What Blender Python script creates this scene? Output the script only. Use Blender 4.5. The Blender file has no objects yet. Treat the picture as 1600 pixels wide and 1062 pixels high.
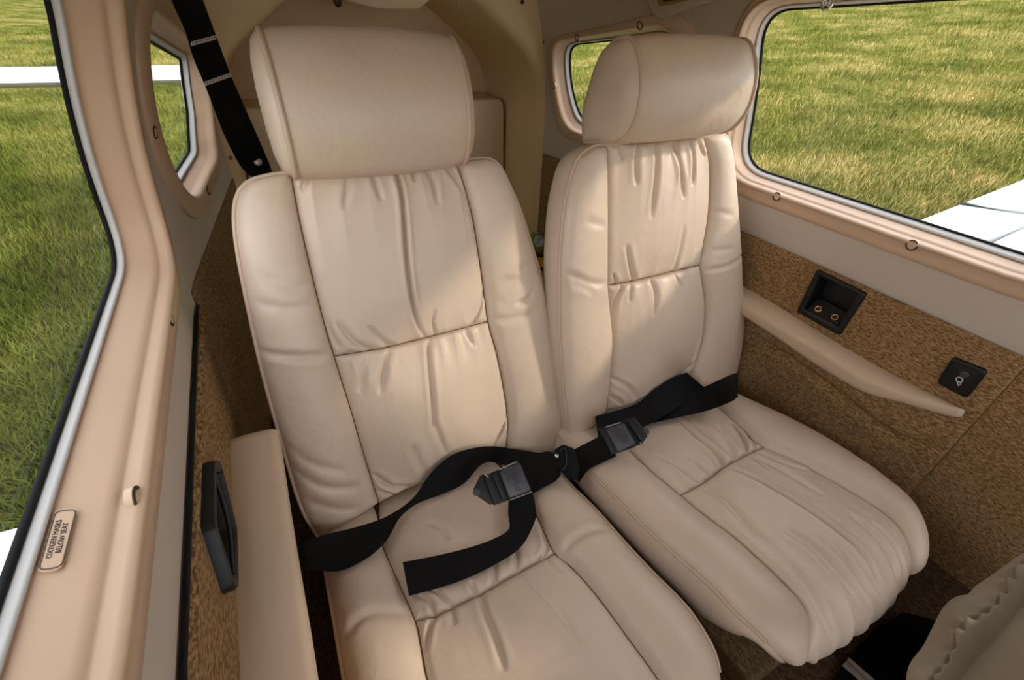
import bpy, bmesh, math, random
import numpy as np
from mathutils import Vector, Matrix
from mathutils.bvhtree import BVHTree

random.seed(4)
rng = np.random.default_rng(7)
scene = bpy.context.scene
COL = scene.collection

# ------------------------------------------------------------------ camera, sky, sun, exposure
ZC = 0.82                                   # eye height above the cabin floor
YAW, PITCH, ROLL, FPX = math.radians(29.35), math.radians(36.13), math.radians(-2.62), 713.0
_f = np.array([math.sin(YAW) * math.cos(PITCH), math.cos(YAW) * math.cos(PITCH), -math.sin(PITCH)])
_r = np.array([math.cos(YAW), -math.sin(YAW), 0.0])
_d = np.cross(_f, _r)
_c, _s = math.cos(ROLL), math.sin(ROLL)
CAMR = np.array([_c * _r + _s * _d, -_s * _r + _c * _d, _f])     # rows: right, down, forward
cam_data = bpy.data.cameras.new('camera')
cam_data.sensor_width = 36.0
cam_data.lens = 36.0 * FPX / 1600.0
cam_data.clip_start = 0.01
cam_data.clip_end = 500
cam = bpy.data.objects.new('camera', cam_data)
COL.objects.link(cam)
_m = np.eye(4)
_m[:3, 0], _m[:3, 1], _m[:3, 2], _m[:3, 3] = CAMR[0], -CAMR[1], -CAMR[2], (0, 0, ZC)
cam.matrix_world = Matrix(_m.tolist())
scene.camera = cam

world = bpy.data.worlds.new('overcast_sky')
scene.world = world
world.use_nodes = True
wn, wl = world.node_tree.nodes, world.node_tree.links
wn.clear()
w_out = wn.new('ShaderNodeOutputWorld')
w_bg = wn.new('ShaderNodeBackground')
w_tc = wn.new('ShaderNodeTexCoord')
w_sep = wn.new('ShaderNodeSeparateXYZ')
w_ramp = wn.new('ShaderNodeValToRGB')
w_ramp.color_ramp.elements[0].position = 0.0
w_ramp.color_ramp.elements[0].color = (0.95, 0.95, 0.93, 1)
w_ramp.color_ramp.elements[1].position = 0.6
w_ramp.color_ramp.elements[1].color = (0.86, 0.91, 1.0, 1)
wl.new(w_tc.outputs['Generated'], w_sep.inputs[0])
wl.new(w_sep.outputs['Z'], w_ramp.inputs[0])
wl.new(w_ramp.outputs[0], w_bg.inputs['Color'])
w_bg.inputs['Strength'].default_value = 2.7
wl.new(w_bg.outputs[0], w_out.inputs[0])

sun_data = bpy.data.lights.new('sun', 'SUN')
sun_data.energy = 1.8
sun_data.angle = math.radians(4)
sun_data.color = (1.0, 0.90, 0.74)
sun = bpy.data.objects.new('sun', sun_data)
COL.objects.link(sun)
SUN_DIR = Vector((-0.70, 0.40, -0.44)).normalized()      # the way the light travels
sun.rotation_euler = SUN_DIR.to_track_quat('-Z', 'Y').to_euler()

scene.view_settings.view_transform = 'Standard'
scene.view_settings.look = 'None'
scene.view_settings.gamma = 1.0
scene.view_settings.use_curve_mapping = False
scene.view_settings.exposure = 0.38

# ------------------------------------------------------------------ finding where things stand
def ray(px, py):
    return CAMR.T @ np.array([(px - 800.0) / FPX, (py - 531.0) / FPX, 1.0])
def proj(P):
    c = CAMR @ np.asarray(P, float)
    return np.array([800 + FPX * c[0] / c[2], 531 + FPX * c[1] / c[2]])
def on_plane(px, py, p0, n):
    d = ray(px, py)
    return d * (np.dot(p0, n) / np.dot(d, n))
def on_axis(px, py, ax, val):
    d = ray(px, py)
    return d * (val / d[ax])
def inv(surf, px, py, g):
    """parameters (a, b) of the point of surf(a, b) seen at a pixel"""
    g = np.array(g, float)
    for _ in range(60):
        p = proj(surf(*g)); r = np.array([px, py]) - p
        J = np.zeros((2, 2))
        for k in range(2):
            h = g.copy(); h[k] += 1e-5
            J[:, k] = (proj(surf(*h)) - p) / 1e-5
        dg = np.linalg.lstsq(J, r, rcond=None)[0]
        m = np.abs(dg).max()
        if m > .1: dg *= .1 / m
        g = g + dg
        if np.abs(r).max() < .02: break
    return g
def catmull(pts, n=8, closed=False):
    P = np.asarray(pts, float); m = len(P); out = []
    for i in range(m if closed else m - 1):
        if closed: a, b, c, d = P[i - 1], P[i], P[(i + 1) % m], P[(i + 2) % m]
        else:
            b, c = P[i], P[i + 1]
            a = P[i - 1] if i > 0 else 2 * b - c
            d = P[i + 2] if i + 2 < m else 2 * c - b
        for k in range(n):
            t = k / n
            out.append(.5 * (2 * b + (c - a) * t + (2 * a - 5 * b + 4 * c - d) * t * t + (3 * b - a - 3 * c + d) * t ** 3))
    if not closed: out.append(P[-1])
    return np.array(out)
def resample(P, n):
    P = np.asarray(P, float)
    L = np.concatenate([[0], np.cumsum(np.linalg.norm(np.diff(P, axis=0), axis=1))])
    t = np.linspace(0, L[-1], n)
    return np.stack([np.interp(t, L, P[:, k]) for k in range(P.shape[1])], 1)
def sstep(x): 
    x = np.clip(x, 0, 1); return x * x * (3 - 2 * x)

# ------------------------------------------------------------------ object helpers (vertices are given relative to the eye)
def root(o):
    while o.parent: o = o.parent
    return np.array(o.location)
def obj(name, V, F, mat, parent=None, smooth=True, auto=None):
    V = np.asarray(V, float).reshape(-1, 3) + np.array([0, 0, ZC])
    if parent is not None: V = V - root(parent)
    me = bpy.data.meshes.new(name)
    F = [tuple(int(i) for i in f) for f in F]
    me.from_pydata(V.tolist(), [], F)
    me.update()
    if smooth:
        me.polygons.foreach_set('use_smooth', [True] * len(me.polygons))
        if auto: me.set_sharp_from_angle(angle=math.radians(auto))
    o = bpy.data.objects.new(name, me)
    COL.objects.link(o)
    if mat: me.materials.append(mat)
    if parent is not None: o.parent = parent
    return o
def thing(name, label, cat, loc, group=None):
    o = bpy.data.objects.new(name, None)
    o.empty_display_size = .05
    COL.objects.link(o)
    o.location = (loc[0], loc[1], loc[2] + ZC)
    return tag(o, label, cat, group)
def tag(o, label, cat, group=None):
    o['label'] = label; o['category'] = cat
    if group: o['group'] = group
    return o
def struct(o):
    o['kind'] = 'structure'; return o
def grid_faces(nu, nv, closed_u=False, off=0, flip=False):
    F = []
    for j in range(nv - 1):
        for i in range(nu if closed_u else nu - 1):
            a = j * nu + i; b = j * nu + (i + 1) % nu
            q = (a + off, b + off, b + nu + off, a + nu + off)
            F.append(q[::-1] if flip else q)
    return F
def gridobj(name, G, mat, parent=None, flip=False, closed_u=False, auto=None):
    nv, nu = G.shape[:2]
    return obj(name, G.reshape(-1, 3), grid_faces(nu, nv, closed_u, 0, flip), mat, parent, True, auto)
def tube_mesh(path, r, seg=10, closed=False, caps=True):
    P = np.asarray(path, float); n = len(P)
    rr = np.full(n, r) if np.isscalar(r) else np.asarray(r, float)
    T = (np.roll(P, -1, 0) - np.roll(P, 1, 0)) if closed else np.gradient(P, axis=0)
    T /= np.linalg.norm(T, axis=1)[:, None] + 1e-12
    a = np.array([0, 0, 1.]) if abs(T[0][2]) < .9 else np.array([1., 0, 0])
    U = a - T[0] * (a @ T[0]); U /= np.linalg.norm(U)
    V = []
    for i in range(n):
        U = U - T[i] * (U @ T[i]); U /= np.linalg.norm(U)
        W = np.cross(T[i], U)
        for k in range(seg):
            t = 2 * math.pi * k / seg
            V.append(P[i] + rr[i] * (math.cos(t) * U + math.sin(t) * W))
    F = grid_faces(seg, n, True)
    if closed: F += [((n - 1) * seg + i, (n - 1) * seg + (i + 1) % seg, (i + 1) % seg, i) for i in range(seg)]
    elif caps:
        F.append(tuple(range(seg))[::-1]); F.append(tuple((n - 1) * seg + i for i in range(seg)))
    return np.array(V), F
def tube(name, path, r, mat, parent=None, seg=10, closed=False):
    V, F = tube_mesh(path, r, seg, closed)
    return obj(name, V, F, mat, parent, True, 60)
def join(parts):
    V, F, n = [], [], 0
    for v, f in parts:
        V.append(np.asarray(v, float).reshape(-1, 3)); F += [tuple(i + n for i in q) for q in f]; n += len(V[-1])
    return np.concatenate(V), F
def frame(N, U=None):
    N = np.asarray(N, float); N = N / np.linalg.norm(N)
    U = np.array([1., 0, 0]) if U is None else np.asarray(U, float)
    U = U - N * (U @ N)
    if np.linalg.norm(U) < 1e-6: U = np.array([0, 1., 0]) - N * N[1]
    U /= np.linalg.norm(U)
    return U, np.cross(N, U), N
def prism_mesh(poly, N, h0, h1, bev=0.0, inset=None):
    """a convex outline raised along N from h0 to h1 with a rounded top edge"""
    P = np.asarray(poly, float); N = np.asarray(N, float) / np.linalg.norm(N)
    c = P.mean(0); n = len(P)
    rings = [(0.0, h0), (0.0, h1 - bev)]
    if bev > 0:
        for k in range(1, 4):
            a = math.pi / 2 * k / 3
            rings.append((bev * (1 - math.cos(a)), h1 - bev + bev * math.sin(a)))
    R = np.linalg.norm(P - c, axis=1).mean()
    V = [c + (P - c) * (1 - s / R) + N * h for s, h in rings]
    V = np.concatenate(V)
    F = grid_faces(n, len(rings), True)
    F.append(tuple(range(n))[::-1]); F.append(tuple((len(rings) - 1) * n + i for i in range(n)))
    nrm = np.cross(P[1] - P[0], P[2] - P[1])
    if nrm @ N < 0: F = [f[::-1] for f in F]
    return V, F
def prism(name, poly, N, h0, h1, mat, parent=None, bev=0.0):
    V, F = prism_mesh(poly, N, h0, h1, bev)
    return obj(name, V, F, mat, parent, True, 40)
def rounded(poly, rad, n=5):
    """round the corners of a planar polygon (any dimension)"""
    P = [np.asarray(p, float) for p in poly]; m = len(P); out = []
    rad = [rad] * m if np.isscalar(rad) else rad
    for i in range(m):
        p, a, b = P[i], P[i - 1], P[(i + 1) % m]
        da, db = (a - p), (b - p); la, lb = np.linalg.norm(da), np.linalg.norm(db)
        r = min(rad[i], .48 * la, .48 * lb)
        s, e = p + da / la * r, p + db / lb * r
        for k in range(n + 1):
            t = k / n
            out.append((1 - t) ** 2 * s + 2 * t * (1 - t) * p + t * t * e)
    return np.array(out)
def disc_mesh(c, N, r, h, seg=16, dome=.35):
    U, W, N = frame(N); V = []; F = []
    prof = [(r, 0), (r, h * .55), (r * .85, h * .9), (r * .5, h)] if dome else [(r, 0), (r, h)]
    for pr, ph in prof:
        for k in range(seg):
            a = 2 * math.pi * k / seg
            V.append(np.asarray(c) + U * pr * math.cos(a) + W * pr * math.sin(a) + N * ph)
    F = grid_faces(seg, len(prof), True)
    F.append(tuple((len(prof) - 1) * seg + i for i in range(seg)))
    return np.array(V), F
def ring_mesh(c, N, r, t, seg=20):
    U, W, N = frame(N)
    path = [np.asarray(c) + r * (math.cos(a) * U + math.sin(a) * W) for a in np.linspace(0, 2 * math.pi, seg, endpoint=False)]
    return tube_mesh(path, t, 8, True)
def box_mesh(c, size, U, W, N):
    U, W, N = [np.asarray(x, float) for x in (U, W, N)]
    V = [np.asarray(c) + U * sx * size[0] / 2 + W * sy * size[1] / 2 + N * sz * size[2] / 2 for sz in (-1, 1) for sy in (-1, 1) for sx in (-1, 1)]
    F = [(0, 2, 3, 1), (4, 5, 7, 6), (0, 1, 5, 4), (2, 6, 7, 3), (0, 4, 6, 2), (1, 3, 7, 5)]
    return np.array(V), F
def bevel(o, w, seg=2):
    m = o.modifiers.new('bevel', 'BEVEL'); m.width = w; m.segments = seg; m.limit_method = 'ANGLE'
    return o
def lettering(name, text, size, c, U, W, mat, parent, depth=.0004, space=1.0):
    cu = bpy.data.curves.new(name, 'FONT'); cu.body = text; cu.size = size
    cu.align_x = 'CENTER'; cu.align_y = 'CENTER'; cu.extrude = depth; cu.space_line = .95; cu.space_character = space
    tmp = bpy.data.objects.new(name, cu); COL.objects.link(tmp)
    bpy.context.view_layer.update()
    me = bpy.data.meshes.new_from_object(tmp.evaluated_get(bpy.context.evaluated_depsgraph_get()))
    V = np.array([v.co[:] for v in me.vertices]).reshape(-1, 3)
    F = [tuple(p.vertices) for p in me.polygons]
    bpy.data.objects.remove(tmp); bpy.data.meshes.remove(me); bpy.data.curves.remove(cu)
    U = np.asarray(U, float) / np.linalg.norm(U); W = np.asarray(W, float); W = W - U * (W @ U); W /= np.linalg.norm(W)
    N = np.cross(U, W)
    return obj(name, np.asarray(c) + V[:, :1] * U + V[:, 1:2] * W + V[:, 2:] * N, F, mat, parent, False)

# ------------------------------------------------------------------ materials
def srgb(r, g, b):
    f = lambda c: (c / 255 / 12.92) if c / 255 <= .04045 else ((c / 255 + .055) / 1.055) ** 2.4
    return (f(r), f(g), f(b), 1)
def mat(name, col, rough=.5, metal=0, spec=.5, noise=None, bump=None, coat=0):
    m = bpy.data.materials.new(name); m.use_nodes = True
    N, L = m.node_tree.nodes, m.node_tree.links
    b = N['Principled BSDF']
    b.inputs['Base Color'].default_value = col
    b.inputs['Roughness'].default_value = rough; b.inputs['Metallic'].default_value = metal
    b.inputs['Specular IOR Level'].default_value = spec
    if coat: b.inputs['Coat Weight'].default_value = coat
    tc = N.new('ShaderNodeTexCoord')
    if noise:                                    # (scale, amount, detail)
        n = N.new('ShaderNodeTexNoise'); n.inputs['Scale'].default_value = noise[0]; n.inputs['Detail'].default_value = noise[2] if len(noise) > 2 else 4
        mr = N.new('ShaderNodeMapRange'); mr.inputs['From Min'].default_value = .3; mr.inputs['From Max'].default_value = .7
        mr.inputs['To Min'].default_value = 1 - noise[1]; mr.inputs['To Max'].default_value = 1 + noise[1]
        mx = N.new('ShaderNodeMix'); mx.data_type = 'RGBA'; mx.blend_type = 'MULTIPLY'; mx.inputs['Factor'].default_value = 1
        L.new(tc.outputs['Object'], n.inputs['Vector']); L.new(n.outputs['Fac'], mr.inputs['Value'])
        mx.inputs[6].default_value = col; L.new(mr.outputs['Result'], mx.inputs[7]); L.new(mx.outputs[2], b.inputs['Base Color'])
    if bump:                                     # (scale, strength, distance)
        n2 = N.new('ShaderNodeTexNoise'); n2.inputs['Scale'].default_value = bump[0]; n2.inputs['Detail'].default_value = 3
        bp = N.new('ShaderNodeBump'); bp.inputs['Strength'].default_value = bump[1]; bp.inputs['Distance'].default_value = bump[2]
        L.new(tc.outputs['Object'], n2.inputs['Vector']); L.new(n2.outputs['Fac'], bp.inputs['Height']); L.new(bp.outputs[0], b.inputs['Normal'])
    return m
M = {}
M['leather'] = mat('cream_leather', (.59, .458, .348, 1), .42, 0, .45, (9, .05, 5), (420, .16, .001))
def soften(m, scale, strength, dist):
    N, L = m.node_tree.nodes, m.node_tree.links
    tc = N.new('ShaderNodeTexCoord'); n = N.new('ShaderNodeTexNoise'); n.inputs['Scale'].default_value = scale; n.inputs['Detail'].default_value = 4; n.inputs['Distortion'].default_value = .6
    bp = N.new('ShaderNodeBump'); bp.inputs['Strength'].default_value = strength; bp.inputs['Distance'].default_value = dist
    old = N['Principled BSDF'].inputs['Normal'].links[0].from_node
    L.new(tc.outputs['Object'], n.inputs['Vector']); L.new(n.outputs['Fac'], bp.inputs['Height']); L.new(bp.outputs[0], old.inputs['Normal'])
soften(M['leather'], 24, .35, .006)
M['seam'] = mat('brown_seam_thread_shade', (.11, .066, .038, 1), .8)  # thread and seam shadow painted together as one dark line
M['leather_dull'] = mat('cream_leather_worn', (.50, .405, .305, 1), .5, 0, .4, (9, .05, 5), (420, .16, .001))
M['piping'] = mat('cream_leather_piping', (.52, .385, .28, 1), .45, 0, .4)
M['vinyl'] = mat('armrest_vinyl', (.54, .40, .28, 1), .5, 0, .4, (6, .05, 4), (600, .12, .001))
M['abs'] = mat('tan_trim_plastic', (.54, .37, .25, 1), .42, 0, .5, (5, .04, 3), (900, .06, .0005))
M['seal'] = mat('pale_window_seal', (.55, .53, .51, 1), .5)
M['rubber'] = mat('black_gasket_rubber', (.005, .006, .006, 1), .6, 0, .2)
M['paint'] = mat('grey_wall_paint', (.49, .41, .34, 1), .5, 0, .4, (4, .05, 5), (300, .05, .0005))
M['headliner'] = mat('beige_headliner', (.62, .49, .34, 1), .7, 0, .3, (4, .05, 4))
M['bulkhead'] = mat('beige_moulded_bulkhead', (.70, .50, .285, 1), .5, 0, .4, (3, .05, 4))
M['black'] = mat('black_plastic', (.006, .0055, .006, 1), .45, 0, .35, None, (500, .15, .0005))
M['blackmetal'] = mat('black_painted_metal', (.05, .048, .056, 1), .36, .2, .5, None, (700, .2, .0005))
M['ink'] = mat('dark_print', (.03, .024, .022, 1), .6)
M['brass'] = mat('brass', (.45, .30, .16, 1), .3, 1)
M['chrome'] = mat('chrome', (.7, .68, .66, 1), .18, 1)
M['steel'] = mat('dull_steel', (.34, .31, .27, 1), .38, 1)
M['screw'] = mat('dark_screw', (.06, .04, .025, 1), .4, .8)
M['thread'] = mat('pale_thread', (.55, .47, .44, 1), .8)
M['white'] = mat('white_aircraft_paint', (.43, .44, .445, 1), .35, 0, .5, (1.5, .02, 4), None, .2)
M['flapgap'] = mat('dark_gap', (.02, .025, .025, 1), .8)
M['lime'] = mat('lime_plastic', (.25, .33, .03, 1), .35)
M['yellow'] = mat('yellow_plastic', (.55, .27, .01, 1), .4)
M['paper'] = mat('white_label', (.6, .6, .62, 1), .6)
M['clear'] = mat('clear_shrink_plastic', (.28, .25, .17, 1), .25)
M['fabric'] = mat('seat_back_vinyl', (.24, .19, .13, 1), .6, 0, .3, (12, .08, 4), (500, .15, .001))
M['darkfloor'] = mat('footwell_shadow_black', (.003, .0025, .0025, 1), 1, 0, .05)  # black for the painted footwell shadow, also on the front seat pedestal
M['amber'] = mat('amber_vent_trim', (.30, .17, .07, 1), .5)

def carpet(name, c1, c2, scale):
    m = bpy.data.materials.new(name); m.use_nodes = True
    N, L = m.node_tree.nodes, m.node_tree.links; b = N['Principled BSDF']
    b.inputs['Roughness'].default_value = .95; b.inputs['Specular IOR Level'].default_value = .1
    tc = N.new('ShaderNodeTexCoord')
    def tex(kind, rot, sc, k):
        mp = N.new('ShaderNodeMapping'); mp.inputs['Rotation'].default_value = (math.radians(rot), 0, 0); mp.inputs['Scale'].default_value = sc
        t = N.new(kind); t.inputs['Scale'].default_value = k
        L.new(tc.outputs['Object'], mp.inputs[0]); L.new(mp.outputs[0], t.inputs['Vector']); return t
    n1 = tex('ShaderNodeTexNoise', 35, (1, .45, 1.6), scale); n1.inputs['Detail'].default_value = 2
    n2 = tex('ShaderNodeTexNoise', -40, (1, .45, 1.6), scale * .9); n2.inputs['Detail'].default_value = 2
    n3 = tex('ShaderNodeTexNoise', 0, (1, 1, 1), 7)
    ad = N.new('ShaderNodeMath'); ad.operation = 'MAXIMUM'; L.new(n1.outputs['Fac'], ad.inputs[0]); L.new(n2.outputs['Fac'], ad.inputs[1])
    ad2 = N.new('ShaderNodeMath'); ad2.operation = 'MULTIPLY_ADD'; ad2.inputs[1].default_value = .10; L.new(n3.outputs['Fac'], ad2.inputs[0]); L.new(ad.outputs[0], ad2.inputs[2])
    rp = N.new('ShaderNodeValToRGB'); rp.color_ramp.elements[0].position = .50; rp.color_ramp.elements[0].color = c2
    rp.color_ramp.elements[1].position = .74; rp.color_ramp.elements[1].color = c1
    L.new(ad2.outputs[0], rp.inputs[0]); L.new(rp.outputs[0], b.inputs['Base Color'])
    bp = N.new('ShaderNodeBump'); bp.inputs['Strength'].default_value = .8; bp.inputs['Distance'].default_value = .002
    L.new(ad.outputs[0], bp.inputs['Height']); L.new(bp.outputs[0], b.inputs['Normal'])
    return m
M['carpet'] = carpet('woven_carpet', (.40, .245, .115, 1), (.125, .070, .028, 1), 330)
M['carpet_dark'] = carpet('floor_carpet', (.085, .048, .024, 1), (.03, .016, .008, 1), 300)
def webbing():
    m = mat('black_webbing', (.0032, .003, .0032, 1), .75, 0, .2)
    N, L = m.node_tree.nodes, m.node_tree.links; b = N['Principled BSDF']
    tc = N.new('ShaderNodeTexCoord'); w = N.new('ShaderNodeTexWave'); w.inputs['Scale'].default_value = 260; w.inputs['Distortion'].default_value = 1
    bp = N.new('ShaderNodeBump'); bp.inputs['Strength'].default_value = .3; bp.inputs['Distance'].default_value = .0006
    L.new(tc.outputs['Object'], w.inputs[0]); L.new(w.outputs['Fac'], bp.inputs['Height']); L.new(bp.outputs[0], b.inputs['Normal'])
    return m
M['web'] = webbing()
def pane():
    m = bpy.data.materials.new('window_acrylic'); m.use_nodes = True
    N, L = m.node_tree.nodes, m.node_tree.links; N.clear()
    o = N.new('ShaderNodeOutputMaterial'); mx = N.new('ShaderNodeMixShader'); t = N.new('ShaderNodeBsdfTransparent'); g = N.new('ShaderNodeBsdfGlossy')
    mh = N.new('ShaderNodeMixShader'); df = N.new('ShaderNodeBsdfDiffuse')
    t.inputs[0].default_value = (.97, .98, .97, 1); g.inputs['Roughness'].default_value = .03
    df.inputs[0].default_value = (.7, .72, .7, 1); mh.inputs[0].default_value = .03
    lw_ = N.new('ShaderNodeLayerWeight'); lw_.inputs[0].default_value = .5
    pw = N.new('ShaderNodeMath'); pw.operation = 'POWER'; pw.inputs[1].default_value = 6
    fr = N.new('ShaderNodeMath'); fr.operation = 'MULTIPLY_ADD'; fr.inputs[1].default_value = .35; fr.inputs[2].default_value = .025
    L.new(lw_.outputs['Facing'], pw.inputs[0]); L.new(pw.outputs[0], fr.inputs[0])
    L.new(fr.outputs[0], mx.inputs[0]); L.new(t.outputs[0], mh.inputs[1]); L.new(df.outputs[0], mh.inputs[2])
    L.new(mh.outputs[0], mx.inputs[1]); L.new(g.outputs[0], mx.inputs[2]); L.new(mx.outputs[0], o.inputs[0])
    return m
M['pane'] = pane()
def grass_mat(name, blades):
    m = bpy.data.materials.new(name); m.use_nodes = True
    N, L = m.node_tree.nodes, m.node_tree.links; b = N['Principled BSDF']
    b.inputs['Roughness'].default_value = 1; b.inputs['Specular IOR Level'].default_value = 0
    tc = N.new('ShaderNodeTexCoord')
    n = N.new('ShaderNodeTexNoise'); n.inputs['Scale'].default_value = .9; n.inputs['Detail'].default_value = 6; n.inputs['Roughness'].default_value = .65
    rp = N.new('ShaderNodeValToRGB'); e = rp.color_ramp.elements
    e[0].position = .30; e[0].color = (.046, .056, .010, 1); e[1].position = .76; e[1].color = (.36, .265, .115, 1)
    for p, c in ((.44, (.088, .100, .017, 1)), (.58, (.175, .155, .042, 1))):
        q = e.new(p); q.color = c
    for q in e: q.color = (q.color[0] * 1.52, q.color[1] * 1.52, q.color[2] * 1.40, 1)
    L.new(tc.outputs['Object'], n.inputs['Vector'])
    if blades:
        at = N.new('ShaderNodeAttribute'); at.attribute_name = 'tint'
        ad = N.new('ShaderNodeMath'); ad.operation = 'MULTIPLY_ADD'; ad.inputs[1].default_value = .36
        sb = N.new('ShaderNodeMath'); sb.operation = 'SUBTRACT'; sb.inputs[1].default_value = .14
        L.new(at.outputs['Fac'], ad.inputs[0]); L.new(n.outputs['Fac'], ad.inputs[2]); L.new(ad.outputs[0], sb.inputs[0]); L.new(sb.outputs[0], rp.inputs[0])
    else:
        n2 = N.new('ShaderNodeTexNoise'); n2.inputs['Scale'].default_value = 22; n2.inputs['Detail'].default_value = 6
        mp = N.new('ShaderNodeMapping'); mp.inputs['Scale'].default_value = (1, .5, 1)
        ad = N.new('ShaderNodeMath'); ad.operation = 'MULTIPLY_ADD'; ad.inputs[1].default_value = .7
        sb = N.new('ShaderNodeMath'); sb.operation = 'SUBTRACT'; sb.inputs[1].default_value = .36
        L.new(tc.outputs['Object'], mp.inputs[0]); L.new(mp.outputs[0], n2.inputs['Vector'])
        L.new(n2.outputs['Fac'], ad.inputs[0]); L.new(n.outputs['Fac'], ad.inputs[2]); L.new(ad.outputs[0], sb.inputs[0]); L.new(sb.outputs[0], rp.inputs[0])
        for q in e: q.color = (q.color[0] * .62, q.color[1] * .62, q.color[2] * .62, 1)  # ground colour darkened to stand in for shade among the blades
    L.new(rp.outputs[0], b.inputs['Base Color'])
    return m
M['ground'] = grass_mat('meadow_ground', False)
M['blades'] = grass_mat('grass_blades', True)

# ------------------------------------------------------------------ cabin shell
def taper(Y):
    a = np.asarray(Y, float) - .80
    return np.where(a > .06, .13 * a, np.where(a < -.06, 0, .13 * (a + .06) ** 2 / .24))
def wall(side, Y, z, d=0.0):
    """inner face of the cabin side; d is measured outward"""
    inn = .5 * np.maximum(0, np.asarray(z, float) + .33) ** 2 + taper(Y)
    X = (.955 - inn + d) if side > 0 else (-.146 + inn - d)
    return np.stack(np.broadcast_arrays(X, np.asarray(Y, float), np.asarray(z, float)), -1)
def wl_at(side, px, py, d=0.0, g=(.6, -.3)):
    return inv(lambda a, b: wall(side, a, b, d), px, py, g)
def wnormal(side, Y, z):                       # into the cabin
    a, b, c = wall(side, Y, z), wall(side, Y + .002, z), wall(side, Y, z + .002)
    n = np.cross(b - a, c - a); n /= np.linalg.norm(n)
    return n if n[0] * side < 0 else -n

def in_poly(P, poly):
    x, y = P[..., 0], P[..., 1]; c = np.zeros(x.shape, bool); n = len(poly)
    for i in range(n):
        (x1, y1), (x2, y2) = poly[i], poly[(i + 1) % n]
        hit = ((y1 > y) != (y2 > y)) & (x < (x2 - x1) * (y - y1) / (y2 - y1 + 1e-12) + x1)
        c ^= hit
    return c
def offset_poly(poly, d):
    P = np.asarray(poly, float); n = len(P)
    T = np.roll(P, -1, 0) - np.roll(P, 1, 0); T /= np.linalg.norm(T, axis=1)[:, None] + 1e-12
    Nn = np.stack([T[:, 1], -T[:, 0]], 1)
    area = np.sum(P[:, 0] * np.roll(P[:, 1], -1) - np.roll(P[:, 0], -1) * P[:, 1])
    return P + Nn * d * (1 if area > 0 else -1)

# window outlines in (Y, z) on the cabin side: glass and outer edge of the moulding share corner order
MAIN_G = ([(.735, .012), (.712, -.278), (.09, -.276), (.09, .055)], [.06, .065, .10, .09])
MAIN_O = ([(.770, .040), (.765, -.330), (.035, -.326), (.035, .10)], [.12, .12, .15, .12])
REARL_G = ([(1.362, -.118), (1.342, -.215), (1.262, -.284), (1.0, -.288), (.925, -.17), (.945, -.035)], [.014, .02, .02, .08, .10, .06])
REARR_G = ([(1.335, -.085), (1.338, -.18), (1.285, -.285), (1.0, -.288), (.925, -.17), (.945, -.035)], [.05, .06, .09, .08, .10, .06])
REAR_O = ([(1.378, -.074), (1.382, -.20), (1.335, -.332), (.93, -.342), (.828, -.17), (.862, .016)], [.06, .08, .10, .12, .14, .13])
MAINL_G = ([(.684, .012), (.706, -.277), (.09, -.275), (.09, .055)], [.06, .065, .10, .09])
MAINL_O = ([(.800, .040), (.795, -.343), (.035, -.338), (.035, .10)], [.12, .12, .15, .12])
WINDOWS = {1: (-1, MAINL_G, MAINL_O), 2: (-1, REARL_G, REAR_O), 3: (1, REARR_G, REAR_O), 4: (1, MAIN_G, MAIN_O)}
def loop(spec, m=8, per=14):
    """rounded outline resampled so that loops with the same corners match index for index"""
    pts = rounded([np.array(p) for p in spec[0]], spec[1], m)
    k = m + 1; out = []; n = len(spec[0])
    for i in range(n):
        out += list(pts[i * k:(i + 1) * k])
        a, b = pts[(i + 1) * k - 1], pts[((i + 1) % n) * k]
        out += [a + (b - a) * t for t in np.linspace(0, 1, per + 2)[1:-1]]
    return np.array(out)

FRONT_OPEN = [(-.80, .05), (-.22, .06), (-.22, -.19), (-.90, -.19), (-.88, -.05)]     # unseen front side windows beside the eye, shaped to limit sunlight inside
CUTS = []                                       # recesses let into the sides: (side, outline in (Y, z))
for s_, pts_ in ((1, ((1284, 432), (1342, 460), (1311, 511), (1260, 483))),):
    q_ = np.array([wl_at(s_, x_, y_, -.011) for x_, y_ in pts_]); q_ = q_.mean(0) + (q_ - q_.mean(0)) * 1.07
    CUTS.append((s_, q_))
q_ = np.array([wl_at(-1, x_, y_, -.014, (.45, -.45)) for x_, y_ in ((320, 722), (318, 826), (350, 926), (358, 926), (358, 832), (331, 722))])
CUTS.append((-1, q_.mean(0) + (q_ - q_.mean(0)) * .86))
def build_wall(side, name):
    Ys = np.linspace(-.96, 1.405, 240); Zs = np.linspace(-.82, .105, 100)
    YY, ZZ = np.meshgrid(Ys, Zs)
    V = wall(side, YY, ZZ, 0.0)
    cen = np.stack([(YY[:-1, :-1] + YY[1:, 1:]) / 2, (ZZ[:-1, :-1] + ZZ[1:, 1:]) / 2], -1)
    keep = np.ones(cen.shape[:2], bool)
    for k, (s, g, o) in WINDOWS.items():
        if s == side:
            mid = .35 * loop(g) + .65 * loop(o)
            keep &= ~in_poly(cen, mid)
    keep &= ~in_poly(cen, np.array(FRONT_OPEN))
    for s, poly in CUTS:
        if s == side: keep &= ~in_poly(cen, poly)
    nu = len(Ys); F = []
    for j, i in zip(*np.nonzero(keep)):
        a = j * nu + i; q = (a, a + 1, a + nu + 1, a + nu)
        F.append(q if side < 0 else q[::-1])
    o = obj(name, V.reshape(-1, 3), F, M['paint'])
    return struct(o)
wall_left = build_wall(-1, 'wall_left')
wall_right = build_wall(1, 'wall_right')

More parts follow.
